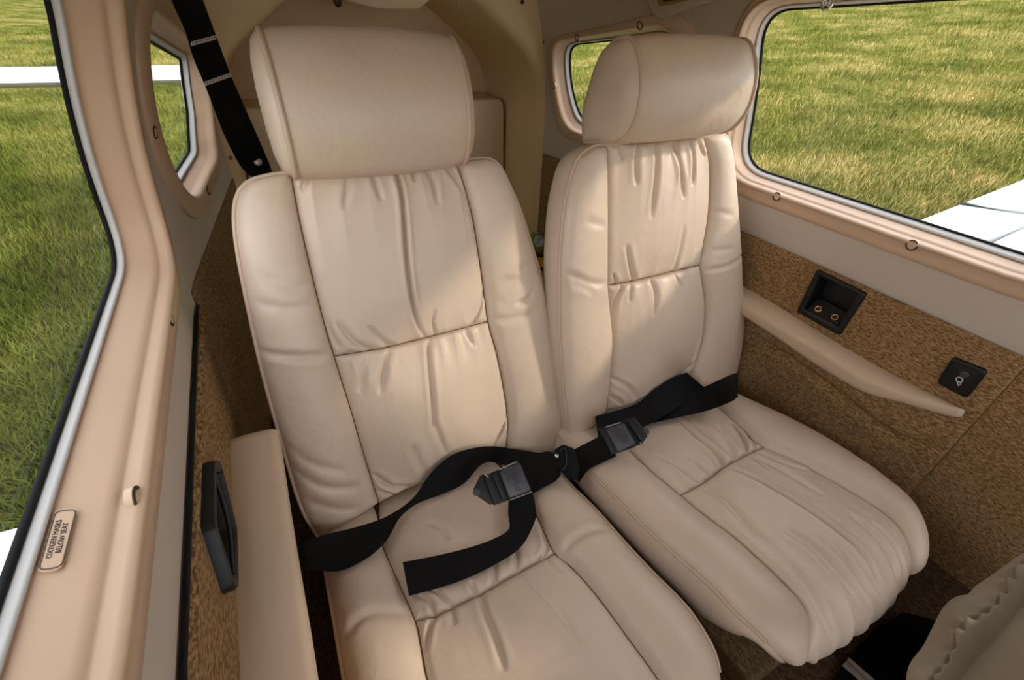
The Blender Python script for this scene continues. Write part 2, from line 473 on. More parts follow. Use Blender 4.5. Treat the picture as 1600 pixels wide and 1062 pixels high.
def build_window(k):
    side, gs, os_ = WINDOWS[k]
    G, O = loop(gs), loop(os_)
    base = wall(side, G[:, 0].mean(), -.33)
    w = struct(thing('window_%d' % k, {1: 'large side window beside the left seat', 2: 'small quarter window behind the shoulder belt',
               3: 'small rear window half hidden by the right headrest', 4: 'large side window above the right armrest'}[k], 'window', base))
    def ring(t, d, extra=0.0):
        P = (1 - t) * G + t * O
        if extra: P = offset_poly(P, extra)
        return wall(side, P[:, 0], P[:, 1], d)
    n = len(G); flip = side > 0
    def sweep(name, rows, m, auto=None):
        A = np.array(rows)
        return gridobj(name, A, m, w, flip=flip, closed_u=True, auto=auto)
    # moulded surround: wall edge, flat flange, ridge, step, sloping return down to the seal
    prof = [(1.0, .004), (1.0, -.003), (.985, -.0055), (.80, -.006), (.52, -.0065), (.49, -.008), (.46, -.0115), (.42, -.013), (.37, -.0115), (.34, -.006),
            (.325, .001), (.31, .003), (.28, .004), (.25, .010), (.20, .024), (.17, .031), (.15, .034)] if k in (1, 4) else \
           [(1.0, .004), (1.0, -.003), (.98, -.0055), (.60, -.006), (.50, -.0065), (.43, -.0045), (.39, .001), (.36, .008), (.33, .013), (.29, .016), (.20, .028), (.13, .033)]
    if k == 1: prof = [(t, d) for t, d in prof[:13]] + [(.24, .010), (.14, .025), (.08, .034), (.055, .037)]
    sweep('window_surround', [ring(t, d) for t, d in prof], M['abs'])
    t0 = prof[-1][0]
    sd = prof[-1][1]
    sweep('window_seal', [ring(t0 + .02, sd), ring(t0, sd - .004), ring(t0 * .75, sd - .005), ring(t0 * .4, sd - .002), ring(t0 * .18, .038), ring(0.0, .040), ring(-.0, .044)], M['seal'])
    sweep('gasket', [ring(0, .0405, .001), ring(0, .0392, -.0005), ring(0, .0395, -.0025), ring(0, .044, -.003)], M['rubber'])
    # acrylic pane
    c = G.mean(0); rows = []
    for t in np.linspace(1, .02, 10):
        P = c + (G - c) * t
        rows.append(wall(side, P[:, 0], P[:, 1], .044))
    sweep('pane', rows, M['pane'])
    # outer skin lip
    sweep('outer_lip', [ring(.01, .0445), ring(.2, .046), ring(1.05, .046)], M['white'])
    return w
wins = {k: build_window(k) for k in WINDOWS}

def button(k, px, py):
    side = WINDOWS[k][0]; tdep = {1: -.0064, 4: -.0100}.get(k, -.0062)
    Y, z = wl_at(side, px, py, tdep, (.6 if k in (1, 4) else 1.1, -.2))
    c = wall(side, Y, z, tdep); N = wnormal(side, Y, z)
    parts = [disc_mesh(c - N * .004, N, .0068, .0062, 18, 1), disc_mesh(c - N * .005, N, .0092, .005, 18, 0)]
    b = obj('button_cap', *join(parts), M['seal'] if False else M['abs_light'], wins[k], True, 50)
    V, F = ring_mesh(c + N * .0006, N, .0082, .0011, 22)
    obj('button_ring', V, F, M['screw'], b)
M['abs_light'] = mat('tan_button_cap', (.56, .40, .26, 1), .4)
for k, px, py in ((4, 1214, 307), (4, 1425, 383), (3, 902, 59), (3, 1000, 40), (3, 865, 134), (1, 266, 498), (1, 214, 778), (2, 242, 207), (2, 325, 297)):
    button(k, px, py)
# placard on the sloping return of the left window
def placard():
    U = np.array([0, 1., 0]); N = np.cross(U, np.array([-.034, 0, .014])); N /= np.linalg.norm(N)
    if N[2] < 0: N = -N
    O = wall(-1, .28, -.2862, .0235) + N * .0022
    A, B, C, D = [on_plane(x, y, O, N) for x, y in ((85, 800), (121, 793), (97, 890), (58, 897))]
    c = (A + B + C + D) / 4
    L = abs(((A + B) - (C + D))[1]) / 2
    Wv = np.cross(N, U); Wv = Wv if Wv[0] < 0 else -Wv
    hgt = abs(((A + D) - (B + C)) @ Wv) / 2
    quad = [c + U * L / 2 * a + Wv * hgt / 2 * b for a, b in ((1, 1), (1, -1), (-1, -1), (-1, 1))]
    loop_ = rounded(quad, .004, 4)
    p = prism('placard', loop_, N, -.001, .0012, M['abs'], wins[1])
    V, F = tube_mesh(loop_ + (c - loop_) * .06 + N * .0012, .0005, 6, True)
    obj('border', V, F, M['ink2'], p)
    lettering('lettering', 'OXYGEN MASKS\nBELOW SEAT', min(hgt * .36, L * .118), c + N * .0013, U, Wv, M['ink'], p, .0002)
M['ink2'] = mat('brown_print', (.10, .065, .045, 1), .6)
placard()
# chrome hook on the upper rim of the right window
Y, z = wl_at(1, 1297, 3, -.006, (.58, .02)); hc = wall(1, Y, z, -.006); hN = wnormal(1, Y, z)
hk = obj('hook', *join([ring_mesh(hc + hN * .006, hN + np.array([0, 0, .5]), .0085, .0022), disc_mesh(hc, hN, .006, .004)]), M['chrome'], wins[4])
hk['label'] = 'small chrome coat hook'

# floor, ceiling, rear bulkhead with its arched opening
def floor_patch():
    Y = np.linspace(-.95, 1.42, 40); X = np.linspace(-.25, 1.05, 30)
    XX, YY = np.meshgrid(X, Y)
    return np.stack([XX, YY, np.full_like(XX, -.82)], -1)
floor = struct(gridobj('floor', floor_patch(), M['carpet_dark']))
ROOF_Y0 = -.78  # front roof edge, out of view, placed to set skylight on the seats
def build_ceiling():
    Y = np.linspace(ROOF_Y0, 1.42, 40); rows = []
    for y in Y:
        a, b = wall(-1, y, .10)[0] - .004, wall(1, y, .10)[0] + .004
        t = np.linspace(0, 1, 25)
        rows.append(np.stack([a + (b - a) * t, np.full(25, y), .098 + .10 * np.sin(math.pi * t) ** .7 * (1 - .35 * max(0, y - .6))], -1))
    return struct(gridobj('ceiling', np.array(rows), M['headliner']))
build_ceiling()
V, F = box_mesh((.405, -.98, -.56), (1.10, .05, .50), (1, 0, 0), (0, 1, 0), (0, 0, 1))
struct(bevel(obj('front_light_block', V, F, M['black'], None, False), .02))          # unseen panel added behind the eye to block low light
ARCH = [(.405, .062), (.50, .050), (.565, .034), (.64, .002), (.74, -.068), (.80, -.118), (.836, -.175), (.856, -.24), (.862, -.30), (.864, -.45), (.862, -.82)]
def build_rear():
    right = catmull(ARCH, 6)
    left = right[::-1].copy(); left[:, 0] = .81 - left[:, 0]
    A = np.concatenate([left[:-1], right])
    n = len(A); c = np.array([.405, -.35])
    T = np.gradient(A, axis=0); T /= np.linalg.norm(T, axis=1)[:, None]
    Nout = np.stack([-T[:, 1], T[:, 0]], 1)
    Nout *= np.sign(((A - c) * Nout).sum(1))[:, None]
    def at(off, Y): 
        P = A + Nout * off
        if off > .02:
            P = P.copy(); zc = np.clip(P[:, 1], -.82, .15)
            lo, hi = wall(-1, 1.4, np.minimum(zc, .10))[:, 0] - .001, wall(1, 1.4, np.minimum(zc, .10))[:, 0] + .001
            P = np.stack([np.clip(P[:, 0], lo, hi), np.maximum(zc, -.82)], 1)
        return np.stack([P[:, 0], np.full(n, Y), P[:, 1]], -1)
    rows = [at(-.02, 1.80), at(-.012, 1.60), at(-.002, 1.47), at(0.0, 1.44), at(.003, 1.425), at(.010, 1.412), at(.022, 1.404), at(.06, 1.400), at(.22, 1.398)]
    o = gridobj('wall_rear', np.array(rows), M['bulkhead'], None, flip=False)
    struct(o)
    # back panel of the baggage bay
    P = A - Nout * .0
    top = np.stack([P[:, 0], np.full(n, 1.79), P[:, 1]], -1)
    bot = top.copy(); bot[:, 2] = -.82
    obj('back_panel', np.concatenate([top, bot]), grid_faces(n, 2), M['bulkhead'], o)
    # screws along the seam with the side wall
    for px, py in ((816, 3), (851, 65), (857, 136), (858, 201), (857, 245), (851, 262), (846, 315), (360, 246), (352, 262)):
        if px > 500:
            Yz = inv(lambda a, b: wall(1, a, b, .0), px, py, (1.38, -.2))
            c0 = np.array([*on_axis(px, py, 1, 1.397)])
        else: c0 = on_axis(px, py, 1, 1.396)
        V, F = disc_mesh(c0, (0, -1, 0), .0055, .0035, 12)
        s = obj('screw', V, F, M['screw'] if px > 500 else M['brass'], o)
    return o
wall_rear = build_rear()
# hat shelf front inside the baggage bay, with a rounded upper corner
def hat_shelf():
    Y0 = 1.62
    tl, tr = on_axis(330, 168, 1, Y0), on_axis(789, 154, 1, Y0)
    x0, x1, zt = -.03, tr[0], tr[2]
    pts = rounded([np.array(p) for p in ((x0, -.82), (x1 + .012, -.82), (x1, zt), (x0, zt + .004))], [.001, .001, .035, .03], 6)
    P = np.stack([pts[:, 0], np.full(len(pts), Y0 + .16), pts[:, 1]], -1)
    V, F = prism_mesh(P, (0, -1, 0), 0, .16, .012)
    o = obj('hat_shelf', V, F, M['hat'], None, True, 40)
    tag(o, 'cream moulded baggage shelf inside the arched rear bay', 'shelf')
M['hat'] = mat('cream_moulded_shelf', (.72, .56, .36, 1), .5, 0, .4, (3, .05, 4))
hat_shelf()
# pale fitting and wire ring at the crown of the arch
def overhead():
    c = on_axis(640, -6, 1, 1.40)
    p = [on_axis(x, y, 1, 1.40) for x, y in ((545, 2), (585, 13), (650, 14), (668, -2), (690, -40), (520, -40))]
    o = prism('overhead_housing', rounded(p, .012, 4), (0, -1, 0), -.05, .03, M['hat'], None, .008)
    tag(o, 'pale moulded housing at the crown of the rear arch', 'housing')
    t = thing('wire_ring', 'thin wire ring hanging under the rear arch', 'ring', on_axis(722, 0, 1, 1.5))
    path = [on_axis(722 + 8 * math.cos(a), 2 + 12 * math.sin(a), 1, 1.50) for a in np.linspace(-.6, math.pi + .6, 24)]
    tube('wire', path, .0011, M['steel'], t, 6)
    V, F = disc_mesh(on_axis(722, -12, 1, 1.5), (0, -.3, -1), .012, .012)
    obj('socket', V, F, M['bulkhead'], t)
    c = on_axis(527, 3, 1, 1.42)
    V, F = disc_mesh(c, (0, -1, -.2), .010, .010)
    tag(obj('dark_knob', V, F, M['screw']), 'small dark round knob beside the pale overhead housing', 'knob')
overhead()
def air_vent():
    # overhead blower box above the rear right window
    b = thing('air_vent', 'overhead air vent with amber rim above the rear right window', 'vent', wall(1, .98, .0))
    p = [np.append(wl_at(1, x, y, -.004, (1.0, 0)), 0) for x, y in ((1010, -18), (1023, 20), (1036, 26), (1052, 22), (1120, -2), (1130, -18))]
    loop0 = rounded([wall(1, q[0], q[1], 0) for q in p], .01, 4)
    N = wnormal(1, .98, .0)
    prism('housing', loop0, N, -.001, .014, M['paint'], b, .006)
    p2 = [wl_at(1, x, y, -.016, (1.0, 0)) for x, y in ((1022, -14), (1030, 10), (1042, 8), (1110, -8), (1112, -18))]
    q = prism('rim', rounded([wall(1, a, c, -.014) for a, c in p2], .006, 4), N, -.001, .004, M['amber'], b, .002)
    p3 = [wl_at(1, x, y, -.02, (1.0, 0)) for x, y in ((1030, -16), (1036, 3), (1106, -10), (1108, -20))]
    prism('outlet', rounded([wall(1, a, c, -.018) for a, c in p3], .004, 4), N, -.001, .002, M['black'], q, .001)
air_vent()

# ------------------------------------------------------------------ carpeted sides, armrests, sockets
CREASE = 1.6
def crease_field(S, T, lines):
    """lines: (points, depth, width); returns the height change at (S, T)"""
    h = np.zeros_like(S)
    for pts, dep, wid in lines:
        P = catmull(pts, 4); best = np.full(S.shape, 9.0); tt = np.zeros(S.shape)
        L = np.concatenate([[0], np.cumsum(np.linalg.norm(np.diff(P, axis=0), axis=1))]); tot = L[-1] + 1e-9
        for i in range(len(P) - 1):
            a, b = P[i], P[i + 1]; ab = b - a; q = (ab @ ab) + 1e-12
            t = np.clip(((S - a[0]) * ab[0] + (T - a[1]) * ab[1]) / q, 0, 1)
            d = np.hypot(S - a[0] - t * ab[0], T - a[1] - t * ab[1])
            m = d < best; best = np.where(m, d, best); tt = np.where(m, (L[i] + t * (L[i + 1] - L[i])) / tot, tt)
        fade = np.sqrt(np.clip(np.minimum(tt / .12 + .35, (1 - tt) / .3), 0, 1))
        wid = wid * .68; dep = dep * CREASE
        h += fade * (-dep * np.exp(-(best / wid) ** 2) + 0.22 * dep * np.exp(-((best - 2.6 * wid) / (1.3 * wid)) ** 2))
    return h
def side_carpet(name, side, y0, y1, zt, zb, d, label, lines=(), parent=None, thick=.003, nu=160, nv=110, round_y1=0.0):
    YY, ZZ = np.meshgrid(np.linspace(y0, y1, nu), np.linspace(zb, zt, nv))
    edge = np.minimum(np.minimum(YY - y0, y1 - YY), np.minimum(zt - ZZ, .05))
    r = .006; roll = -(thick) * (1 - np.sqrt(np.clip(1 - (1 - np.clip(edge / r, 0, 1)) ** 2, 0, 1)))
    if round_y1:
        e2 = np.clip((y1 - YY) / round_y1, 0, 1); roll += -thick * (1 - np.sqrt(1 - (1 - e2) ** 2)) * .9
    h = crease_field(YY, ZZ, lines) if lines else 0
    V = wall(side, YY, ZZ, d - roll - h)
    F = grid_faces(nu, nv, flip=side > 0)
    cen = np.stack([(YY[:-1, :-1] + YY[1:, 1:]) / 2, (ZZ[:-1, :-1] + ZZ[1:, 1:]) / 2], -1)
    cut = np.zeros(cen.shape[:2], bool)
    for s, poly in CUTS:
        if s == side: cut |= in_poly(cen, poly)
    F = [f for f, c in zip(F, cut.ravel()) if not c]
    return tag(obj(name, V.reshape(-1, 3), F, M['carpet'], parent), label, 'panel')
lw = lambda px, py: tuple(wl_at(1, px, py, -.01, (.4, -.5)))
cr = [([lw(1165, 520), lw(1215, 548), lw(1290, 600), lw(1350, 648), lw(1400, 682), lw(1450, 690), lw(1490, 676)], .0050, .011)]
panel_right = side_carpet('carpet_panel', 1, .1025, .86, -.398, -.82, -.010, 'brown woven carpet panel behind the right armrest', cr)
side_carpet('carpet_panel', 1, -.62, .1018, -.398, -.82, -.009, 'brown woven carpet panel at the right edge, ahead of the seam', nu=40)
side_carpet('carpet_panel', 1, .862, 1.395, -.402, -.82, -.008, 'brown carpet panel behind the right seat', nu=40)
side_carpet('carpet_panel', -1, -.12, .775, -.407, -.82, -.012, 'brown woven carpet panel between left window sill and left armrest', thick=.012, round_y1=.035)
side_carpet('carpet_panel', -1, .786, 1.395, -.385, -.82, -.004, 'shaded brown carpet panel behind the left seat', nu=80)
V, F = tube_mesh([wall(-1, y, -.404, -.004) for y in np.linspace(-.12, .775, 30)], .003, 8)
struct(obj('trim_1', V, F, M['rubber']))
V, F = disc_mesh(wall(1, *wl_at(1, 1586, 570, -.02, (.1, -.42)), -.0205), wnormal(1, .1, -.43), .003, .002, 12)
obj('screw', V, F, M['brass'], panel_right)

def armrest_right():
    # long tapering pad: upper edge against the carpet, lower edge standing proud
    up = [wl_at(1, x, y, -.012, (.4, -.5)) for x, y in ((1156, 445), (1213, 477), (1283, 521), (1340, 555), (1403, 590), (1470, 623), (1494, 639))]
    D = .052
    crest = [inv(lambda a, b: wall(1, a, b, -D), x, y, (.4, -.55)) for x, y in ((1156, 474), (1213, 510), (1277, 546), (1337, 586), (1370, 602), (1437, 632), (1496, 648))]
    low = [inv(lambda a, b: wall(1, a, b, -D + .004), x, y, (.4, -.55)) for x, y in ((1156, 490), (1213, 527), (1270, 567), (1347, 612), (1403, 632), (1470, 656), (1490, 659))]
    U, Cc, Lo = [resample(catmull(a, 8), 60) for a in (up, crest, low)]
    rows = []
    nfac = np.clip((1 - np.linspace(0, 1, 60)) / .12, .25, 1) ** .5
    dd = D * (.50 + .50 * np.clip((1 - np.linspace(0, 1, 60)) / .35, 0, 1))
    def W(P, d): return np.array([wall(1, p[0], p[1], -x) for p, x in zip(P, d)])
    Uw, Cw, Lw = W(U, np.full(60, .008)), W(Cc, dd), W(Lo, dd - .004)
    Bw = W(Lo + np.array([0, -.004]), np.full(60, .008))
    for t in np.linspace(0, 1, 7): rows.append(Uw * (1 - t) + Cw * t + np.array([-.003, 0, .003]) * math.sin(math.pi * t))
    for t in np.linspace(0, 1, 6)[1:]: rows.append(Cw * (1 - t) + Lw * t + np.array([-.002, 0, 0]) * math.sin(math.pi * t))
    for t in np.linspace(0, 1, 5)[1:]: rows.append(Lw * (1 - t) + Bw * t)
    A = np.array(rows)
    n = A.shape[0]
    F = grid_faces(60, n)
    F.append(tuple(j * 60 for j in range(n))); F.append(tuple(j * 60 + 59 for j in range(n))[::-1])
    o = obj('armrest', A.reshape(-1, 3), F, M['vinyl'])
    o.data.flip_normals()
    tag(o, 'slim tapering beige armrest on the right carpet wall', 'armrest')
armrest_right()
def armrest_left():
    z = -.517
    inner = [on_axis(x, y, 2, z) for x, y in ((431, 660), (437, 700), (450, 790), (466, 890), (480, 975), (493, 1062))]
    inner = inner + [inner[-1] + (inner[-1] - inner[-2]) * k for k in (1.5, 4)]
    I = resample(catmull(np.array(inner), 8), 60)
    Yb = I[0, 1]
    xo = -.150
    prof = []
    for k in range(60):
        x1, y = I[k, 0], I[k, 1]
        e = min(1, (Yb - y) / .012); dz = -.010 * (1 - math.sqrt(max(0, 1 - (1 - e) ** 2)))
        r = .011
        row = [(xo, z - .042), (xo, z + dz - .002), (xo + .003, z + dz)]
        row += [(xo + (x1 - r - xo) * t, z + dz + .003 * math.sin(math.pi * t)) for t in (.1, .3, .5, .7, .9, 1)]
        row += [(x1 - r + r * math.sin(a), z + dz - r + r * math.cos(a)) for a in np.linspace(.25, math.pi / 2, 6)]
        row += [(x1 - .001, z - .026), (x1 - .008, z - .036), (x1 - .024, z - .042)]
        prof.append([(a, y, b) for a, b in row])
    A = np.array(prof); nn = A.shape[1]
    F = grid_faces(nn, 60, True)
    F.append(tuple(range(nn))[::-1]); F.append(tuple(59 * nn + i for i in range(nn)))
    o = obj('armrest', A.reshape(-1, 3), F, M['vinyl'], None, True, 60)
    tag(o, 'broad beige armrest beside the left seat cushion', 'armrest')
armrest_left()

def wall_prism(pxs, side, d, name, h0, h1, m, parent, bev=.002, rad=.004, g=(.4, -.45)):
    P = [wall(side, *inv(lambda a, b: wall(side, a, b, d), x, y, g), d) for x, y in pxs]
    c = np.mean(P, 0); N = wnormal(side, c[1], c[2])
    return prism(name, rounded(P, rad, 4), N, h0, h1, m, parent, bev), P, N
def jack_box():
    pxs = ((1278, 420), (1356, 458), (1313, 524), (1246, 486))
    P = [wall(1, *wl_at(1, x, y, -.011), -.011) for x, y in pxs]
    c = np.mean(P, 0); N = wnormal(1, c[1], c[2])
    b = thing('headset_jack_box', 'square black recessed box with two brass jacks above right armrest', 'socket', c)
    O = rounded(P, .006, 5); n = len(O)
    inn = [wall(1, *wl_at(1, x, y, -.011), -.011) for x, y in ((1282, 431), (1341, 459), (1311, 510), (1258, 482))]
    I = rounded(inn, .003, 5)
    rows = [O - N * .004, O + N * .003, c + (O - c) * .965 + N * .005, I * .75 + O * .25 + N * .0052, I + N * .003, I - N * .001]
    gridobj('bezel', np.array(rows), M['black'], b, flip=False, closed_u=True, auto=50)
    # recess, deep at the top, with the jack ledge sloping out at the bottom
    up = (P[0] + P[1] - P[2] - P[3]); up /= np.linalg.norm(up)
    deep = c + (I - c) * .93 - N * .032
    V = np.concatenate([I, deep, ]); F = grid_faces(n, 2, True) + [tuple(range(n, 2 * n))]
    obj('recess', V, F, M['black'], b, True, 40)
    ax = P[1] - P[0]; ax /= np.linalg.norm(ax)
    lc = wall(1, *wl_at(1, 1292, 486, -.004), -.004)
    Nl = N + up * .9; Nl /= np.linalg.norm(Nl)
    V, F = box_mesh(lc - Nl * .008, (.066, .036, .010), ax, np.cross(Nl, ax), Nl)
    ledge = bevel(obj('jack_plate', V, F, M['black'], b, False), .0015)
    for x, y in ((1279, 483), (1305, 496)):
        q = on_plane(x, y, lc - Nl * .003, Nl)
        parts = [ring_mesh(q + Nl * .003, Nl, .0055, .0022, 20), disc_mesh(q - Nl * .001, Nl, .0075, .003, 16, 0)]
        j = obj('jack', *join(parts), M['brass'], b, True, 50)
        V, F = disc_mesh(q + Nl * .0022, Nl, .0036, .0004, 14, 0)
        obj('jack_hole', V, F, M['ink'], j)
jack_box()
def reading_socket():
    pxs = ((1490, 556), (1546, 578), (1512, 622), (1464, 597))
    P = [wall(1, *wl_at(1, x, y, -.010), -.010) for x, y in pxs]
    c = np.mean(P, 0); N = wnormal(1, c[1], c[2])
    b = thing('control_plate', 'small square black plate with pale key symbol near front of right wall', 'control', c)
    prism('plate', rounded(P, .008, 5), N, -.002, .006, M['black'], b, .004)
    inn = [c + (p - c) * .72 for p in P]
    prism('inset', rounded(inn, .004, 4), N, .004, .0072, M['black'], b, .001)
    up = (P[0] + P[1] - P[2] - P[3]); up /= np.linalg.norm(up); ax = P[1] - P[0]; ax /= np.linalg.norm(ax)
    q = on_plane(1499, 593, c + N * .0075, N); q2 = on_plane(1498, 601, c + N * .0075, N)
    V, F = ring_mesh(q, N, .0042, .0008, 18)
    V2, F2 = tube_mesh([q + (q2 - q) * .5 + ax * .0028, q2 + (q2 - q) * .2, q + (q2 - q) * .5 - ax * .0028], .0008, 6)
    obj('symbol', *join([(V, F), (V2, F2)]), M['paper'], b)
    V, F = disc_mesh(on_plane(1507, 585, c + N * .0072, N), N, .006, .002, 16)
    obj('knob', V, F, M['blackmetal'], b)
reading_socket()
def left_pull():
    # long black recessed pull in the left carpet, seen almost edge-on
    d = -.014
    def at(px, py, dd=d): return wall(-1, *inv(lambda a, b: wall(-1, a, b, dd), px, py, (.45, -.45)), dd)
    # outline on the wall: (Y, z)
    yz = [(.505, -.425), (.385, -.425), (.290, -.505), (.283, -.516), (.505, -.507)]
    yz = [wl_at(-1, *p, d, (.45, -.45)) for p in ((320, 722), (318, 826), (350, 926), (358, 926), (358, 832), (331, 722))]
    P = [wall(-1, a, b, d) for a, b in yz]
    c = np.mean(P, 0); N = np.array([1., 0, 0])
    b = thing('door_pull', 'long black recessed pull between left carpet panel and armrest', 'handle', c)
    O = rounded(P, .006, 4); n = len(O); cc = O.mean(0)
    S = lambda k: cc + (O - cc) * k
    rows = [O - N * .004, O + N * .006, S(.97) + N * .009, S(.86) + N * .0095, S(.80) + N * .007, S(.78) - N * .022]
    A = np.array(rows)
    gridobj('frame', A, M['black'], b, closed_u=True, auto=50)
    obj('recess', S(.78) - N * .021, [tuple(range(n))], M['ink'], b)
    hp = [S(.8)[3] + N * .006, cc + N * .010, S(.8)[n // 2 + 3] + N * .006]
    tube('latch_bar', catmull(hp, 6), .0022, M['black'], b, 8)
left_pull()

# ------------------------------------------------------------------ seats
PANEL_GEO = []                                  # (verts, faces) of the upholstery, for laying the belts on it
def back_surf(k, th, O=(0, .533, -.762)):
    t = math.radians(th); N = np.array([0, -math.cos(t), math.sin(t)]); T = np.array([0, math.sin(t), math.cos(t)]); O = np.array(O, float)
    def f(s, t_, n=0.0):
        s, t_, n = [np.asarray(a, float) for a in (s, t_, n)]
        return k * (O + s[..., None] * np.array([1., 0, 0]) + t_[..., None] * T + n[..., None] * N)
    return f
C8 = math.radians(8)
def cush_surf(k=1.0, zs=-.74, r=.062, t0=.495, Y0=.58):
    T = np.array([0, -math.cos(C8), math.sin(C8)]); N = np.array([0, math.sin(C8), math.cos(C8)])
    O = np.array([0, Y0, zs - math.tan(C8) * (Y0 - .37)])
    def f(s, t_, n=0.0):
        s, t_, n = np.broadcast_arrays(*[np.asarray(a, float) for a in (s, t_, n)])
        a = np.clip((t_ - t0) / r, 0, 3.0); flat = np.minimum(t_, t0)
        P = O + s[..., None] * np.array([1., 0, 0]) + flat[..., None] * T
        P = P + (r * np.sin(a))[..., None] * T - (r * (1 - np.cos(a)))[..., None] * N
        nn = np.cos(a)[..., None] * N + np.sin(a)[..., None] * T
        return k * (P + n[..., None] * nn)
    return f
def trace(surf, pts, g):
    out = []; gg = np.array(g, float)
    for x, y in pts:
        q = inv(lambda a, b: surf(a, b), x, y, gg)
        out.append(q); gg = q
    return np.array(out)
def gather(S, T, seed, n=7, f0=35, f1=120):
    r = np.random.default_rng(seed); h = 0
    for k in range(n):
        f = r.uniform(f0, f1); h = h + np.sin(f * S + r.uniform(0, 6.28) + r.uniform(-14, 14) * T) / n ** .5
    return -np.abs(h) ** .8 + .6
def panel(name, parent, surf, Lc, Rc, Bc, Tc, nu, nv, seams='LRBT', crown=.018, roll=.016, rise=.010, lines=(), gathers=(), waves=0.0, seed=1, m=None, edge=-.0035, puff=None):
    Lc, Rc, Bc, Tc = [resample(catmull(c, 8) if len(c) > 2 else np.asarray(c, float), n) for c, n in ((Lc, nv), (Rc, nv), (Bc, nu), (Tc, nu))]
    u = np.linspace(0, 1, nu); u = .5 - .5 * np.cos(math.pi * u) * .55 + (u - .5) * .45; u = np.clip((u - u[0]) / (u[-1] - u[0]), 0, 1)
    v = np.linspace(0, 1, nv); v = .5 - .5 * np.cos(math.pi * v) * .4 + (v - .5) * .6; v = np.clip((v - v[0]) / (v[-1] - v[0]), 0, 1)
    ip = lambda C, t: np.stack([np.interp(t, np.linspace(0, 1, len(C)), C[:, k]) for k in range(2)], 1)
    L_, R_, B_, T_ = ip(Lc, v), ip(Rc, v), ip(Bc, u), ip(Tc, u)
    U, Vv = u[None, :, None], v[:, None, None]
    P = (1 - Vv) * B_[None] + Vv * T_[None] + (1 - U) * L_[:, None] + U * R_[:, None] \
        - ((1 - U) * (1 - Vv) * Lc[0] + U * (1 - Vv) * Rc[0] + (1 - U) * Vv * Lc[-1] + U * Vv * Rc[-1])
    S, T = P[..., 0], P[..., 1]
    w = np.linalg.norm(R_ - L_, axis=1)[:, None]; hh = np.linalg.norm(T_ - B_, axis=1)[None, :]
    U2, V2 = u[None, :] + 0 * S, v[:, None] + 0 * S
    dL, dR, dB, dT = U2 * w, (1 - U2) * w, V2 * hh, (1 - V2) * hh
    h = np.full(S.shape, rise)
    prof = 1.0
    for k, dd in (('L', dL), ('R', dR), ('B', dB), ('T', dT)):
        if k in seams:
            q = np.clip(dd / roll, 0, 1); prof = np.minimum(prof, np.sqrt(np.clip(1 - (1 - q) ** 2, 0, 1)))
    h = h * prof
    cu = (1 - (2 * U2 - 1) ** 2); cv = (1 - np.abs(2 * V2 - 1) ** 3)
    if puff: cu = cu ** puff
    h = h + crown * cu * (.35 + .65 * cv) * np.clip(prof * 1.5, 0, 1)
    for k, amp, ln in gathers:
        dd = {'L': dL, 'R': dR, 'B': dB, 'T': dT}[k]
        along, across = (S, T) if k in 'BT' else (T, S)
        fade = np.exp(-(dd / ln) ** 1.3) * np.clip(np.minimum(dL, dR) / .02 if k in 'BT' else np.minimum(dB, dT) / .02, 0, 1)
        h = h + amp * fade * gather(along, across, seed + ord(k)) * np.clip(.25 + dd / .012, 0, 1)
    if waves:
        r = np.random.default_rng(seed + 50); wv = 0
        for k in range(8):
            a = r.uniform(0, 6.28); f = r.uniform(14, 55)
            wv = wv + np.sin(f * (S * math.cos(a) + T * math.sin(a) * .5) + r.uniform(0, 6.28)) / 3
        h = h + waves * wv * prof
    if lines: h = h + crease_field(S, T, lines) * np.clip(prof, .35, 1)
    V = surf(S, T, h + edge)
    F = grid_faces(nu, nv)
    o = obj(name, V.reshape(-1, 3), F, m or M['leather'], parent)
    PANEL_GEO.append((V.reshape(-1, 3), F))
    return o
def strip(name, parent, surf, curve, levels, m, register=True):
    """gusset: curve (s, t) swept through levels (outward offset, n)"""
    C = resample(catmull(curve, 8), 120)
    T = np.gradient(C, axis=0); T /= np.linalg.norm(T, axis=1)[:, None] + 1e-12
    c = C.mean(0); Nn = np.stack([-T[:, 1], T[:, 0]], 1); Nn *= np.sign(np.median(((C - c) * Nn).sum(1)))
    rows = [surf(C[:, 0] + Nn[:, 0] * o, C[:, 1] + Nn[:, 1] * o, np.full(120, n)) for o, n in levels]
    A = np.array(rows)
    ob = gridobj(name, A, m, parent)
    if register: PANEL_GEO.append((A.reshape(-1, 3), grid_faces(120, len(levels))))
    return ob, A
def lines_px(surf, items, g):
    return [(trace(surf, pts, g), dep, wid) for pts, dep, wid in items]

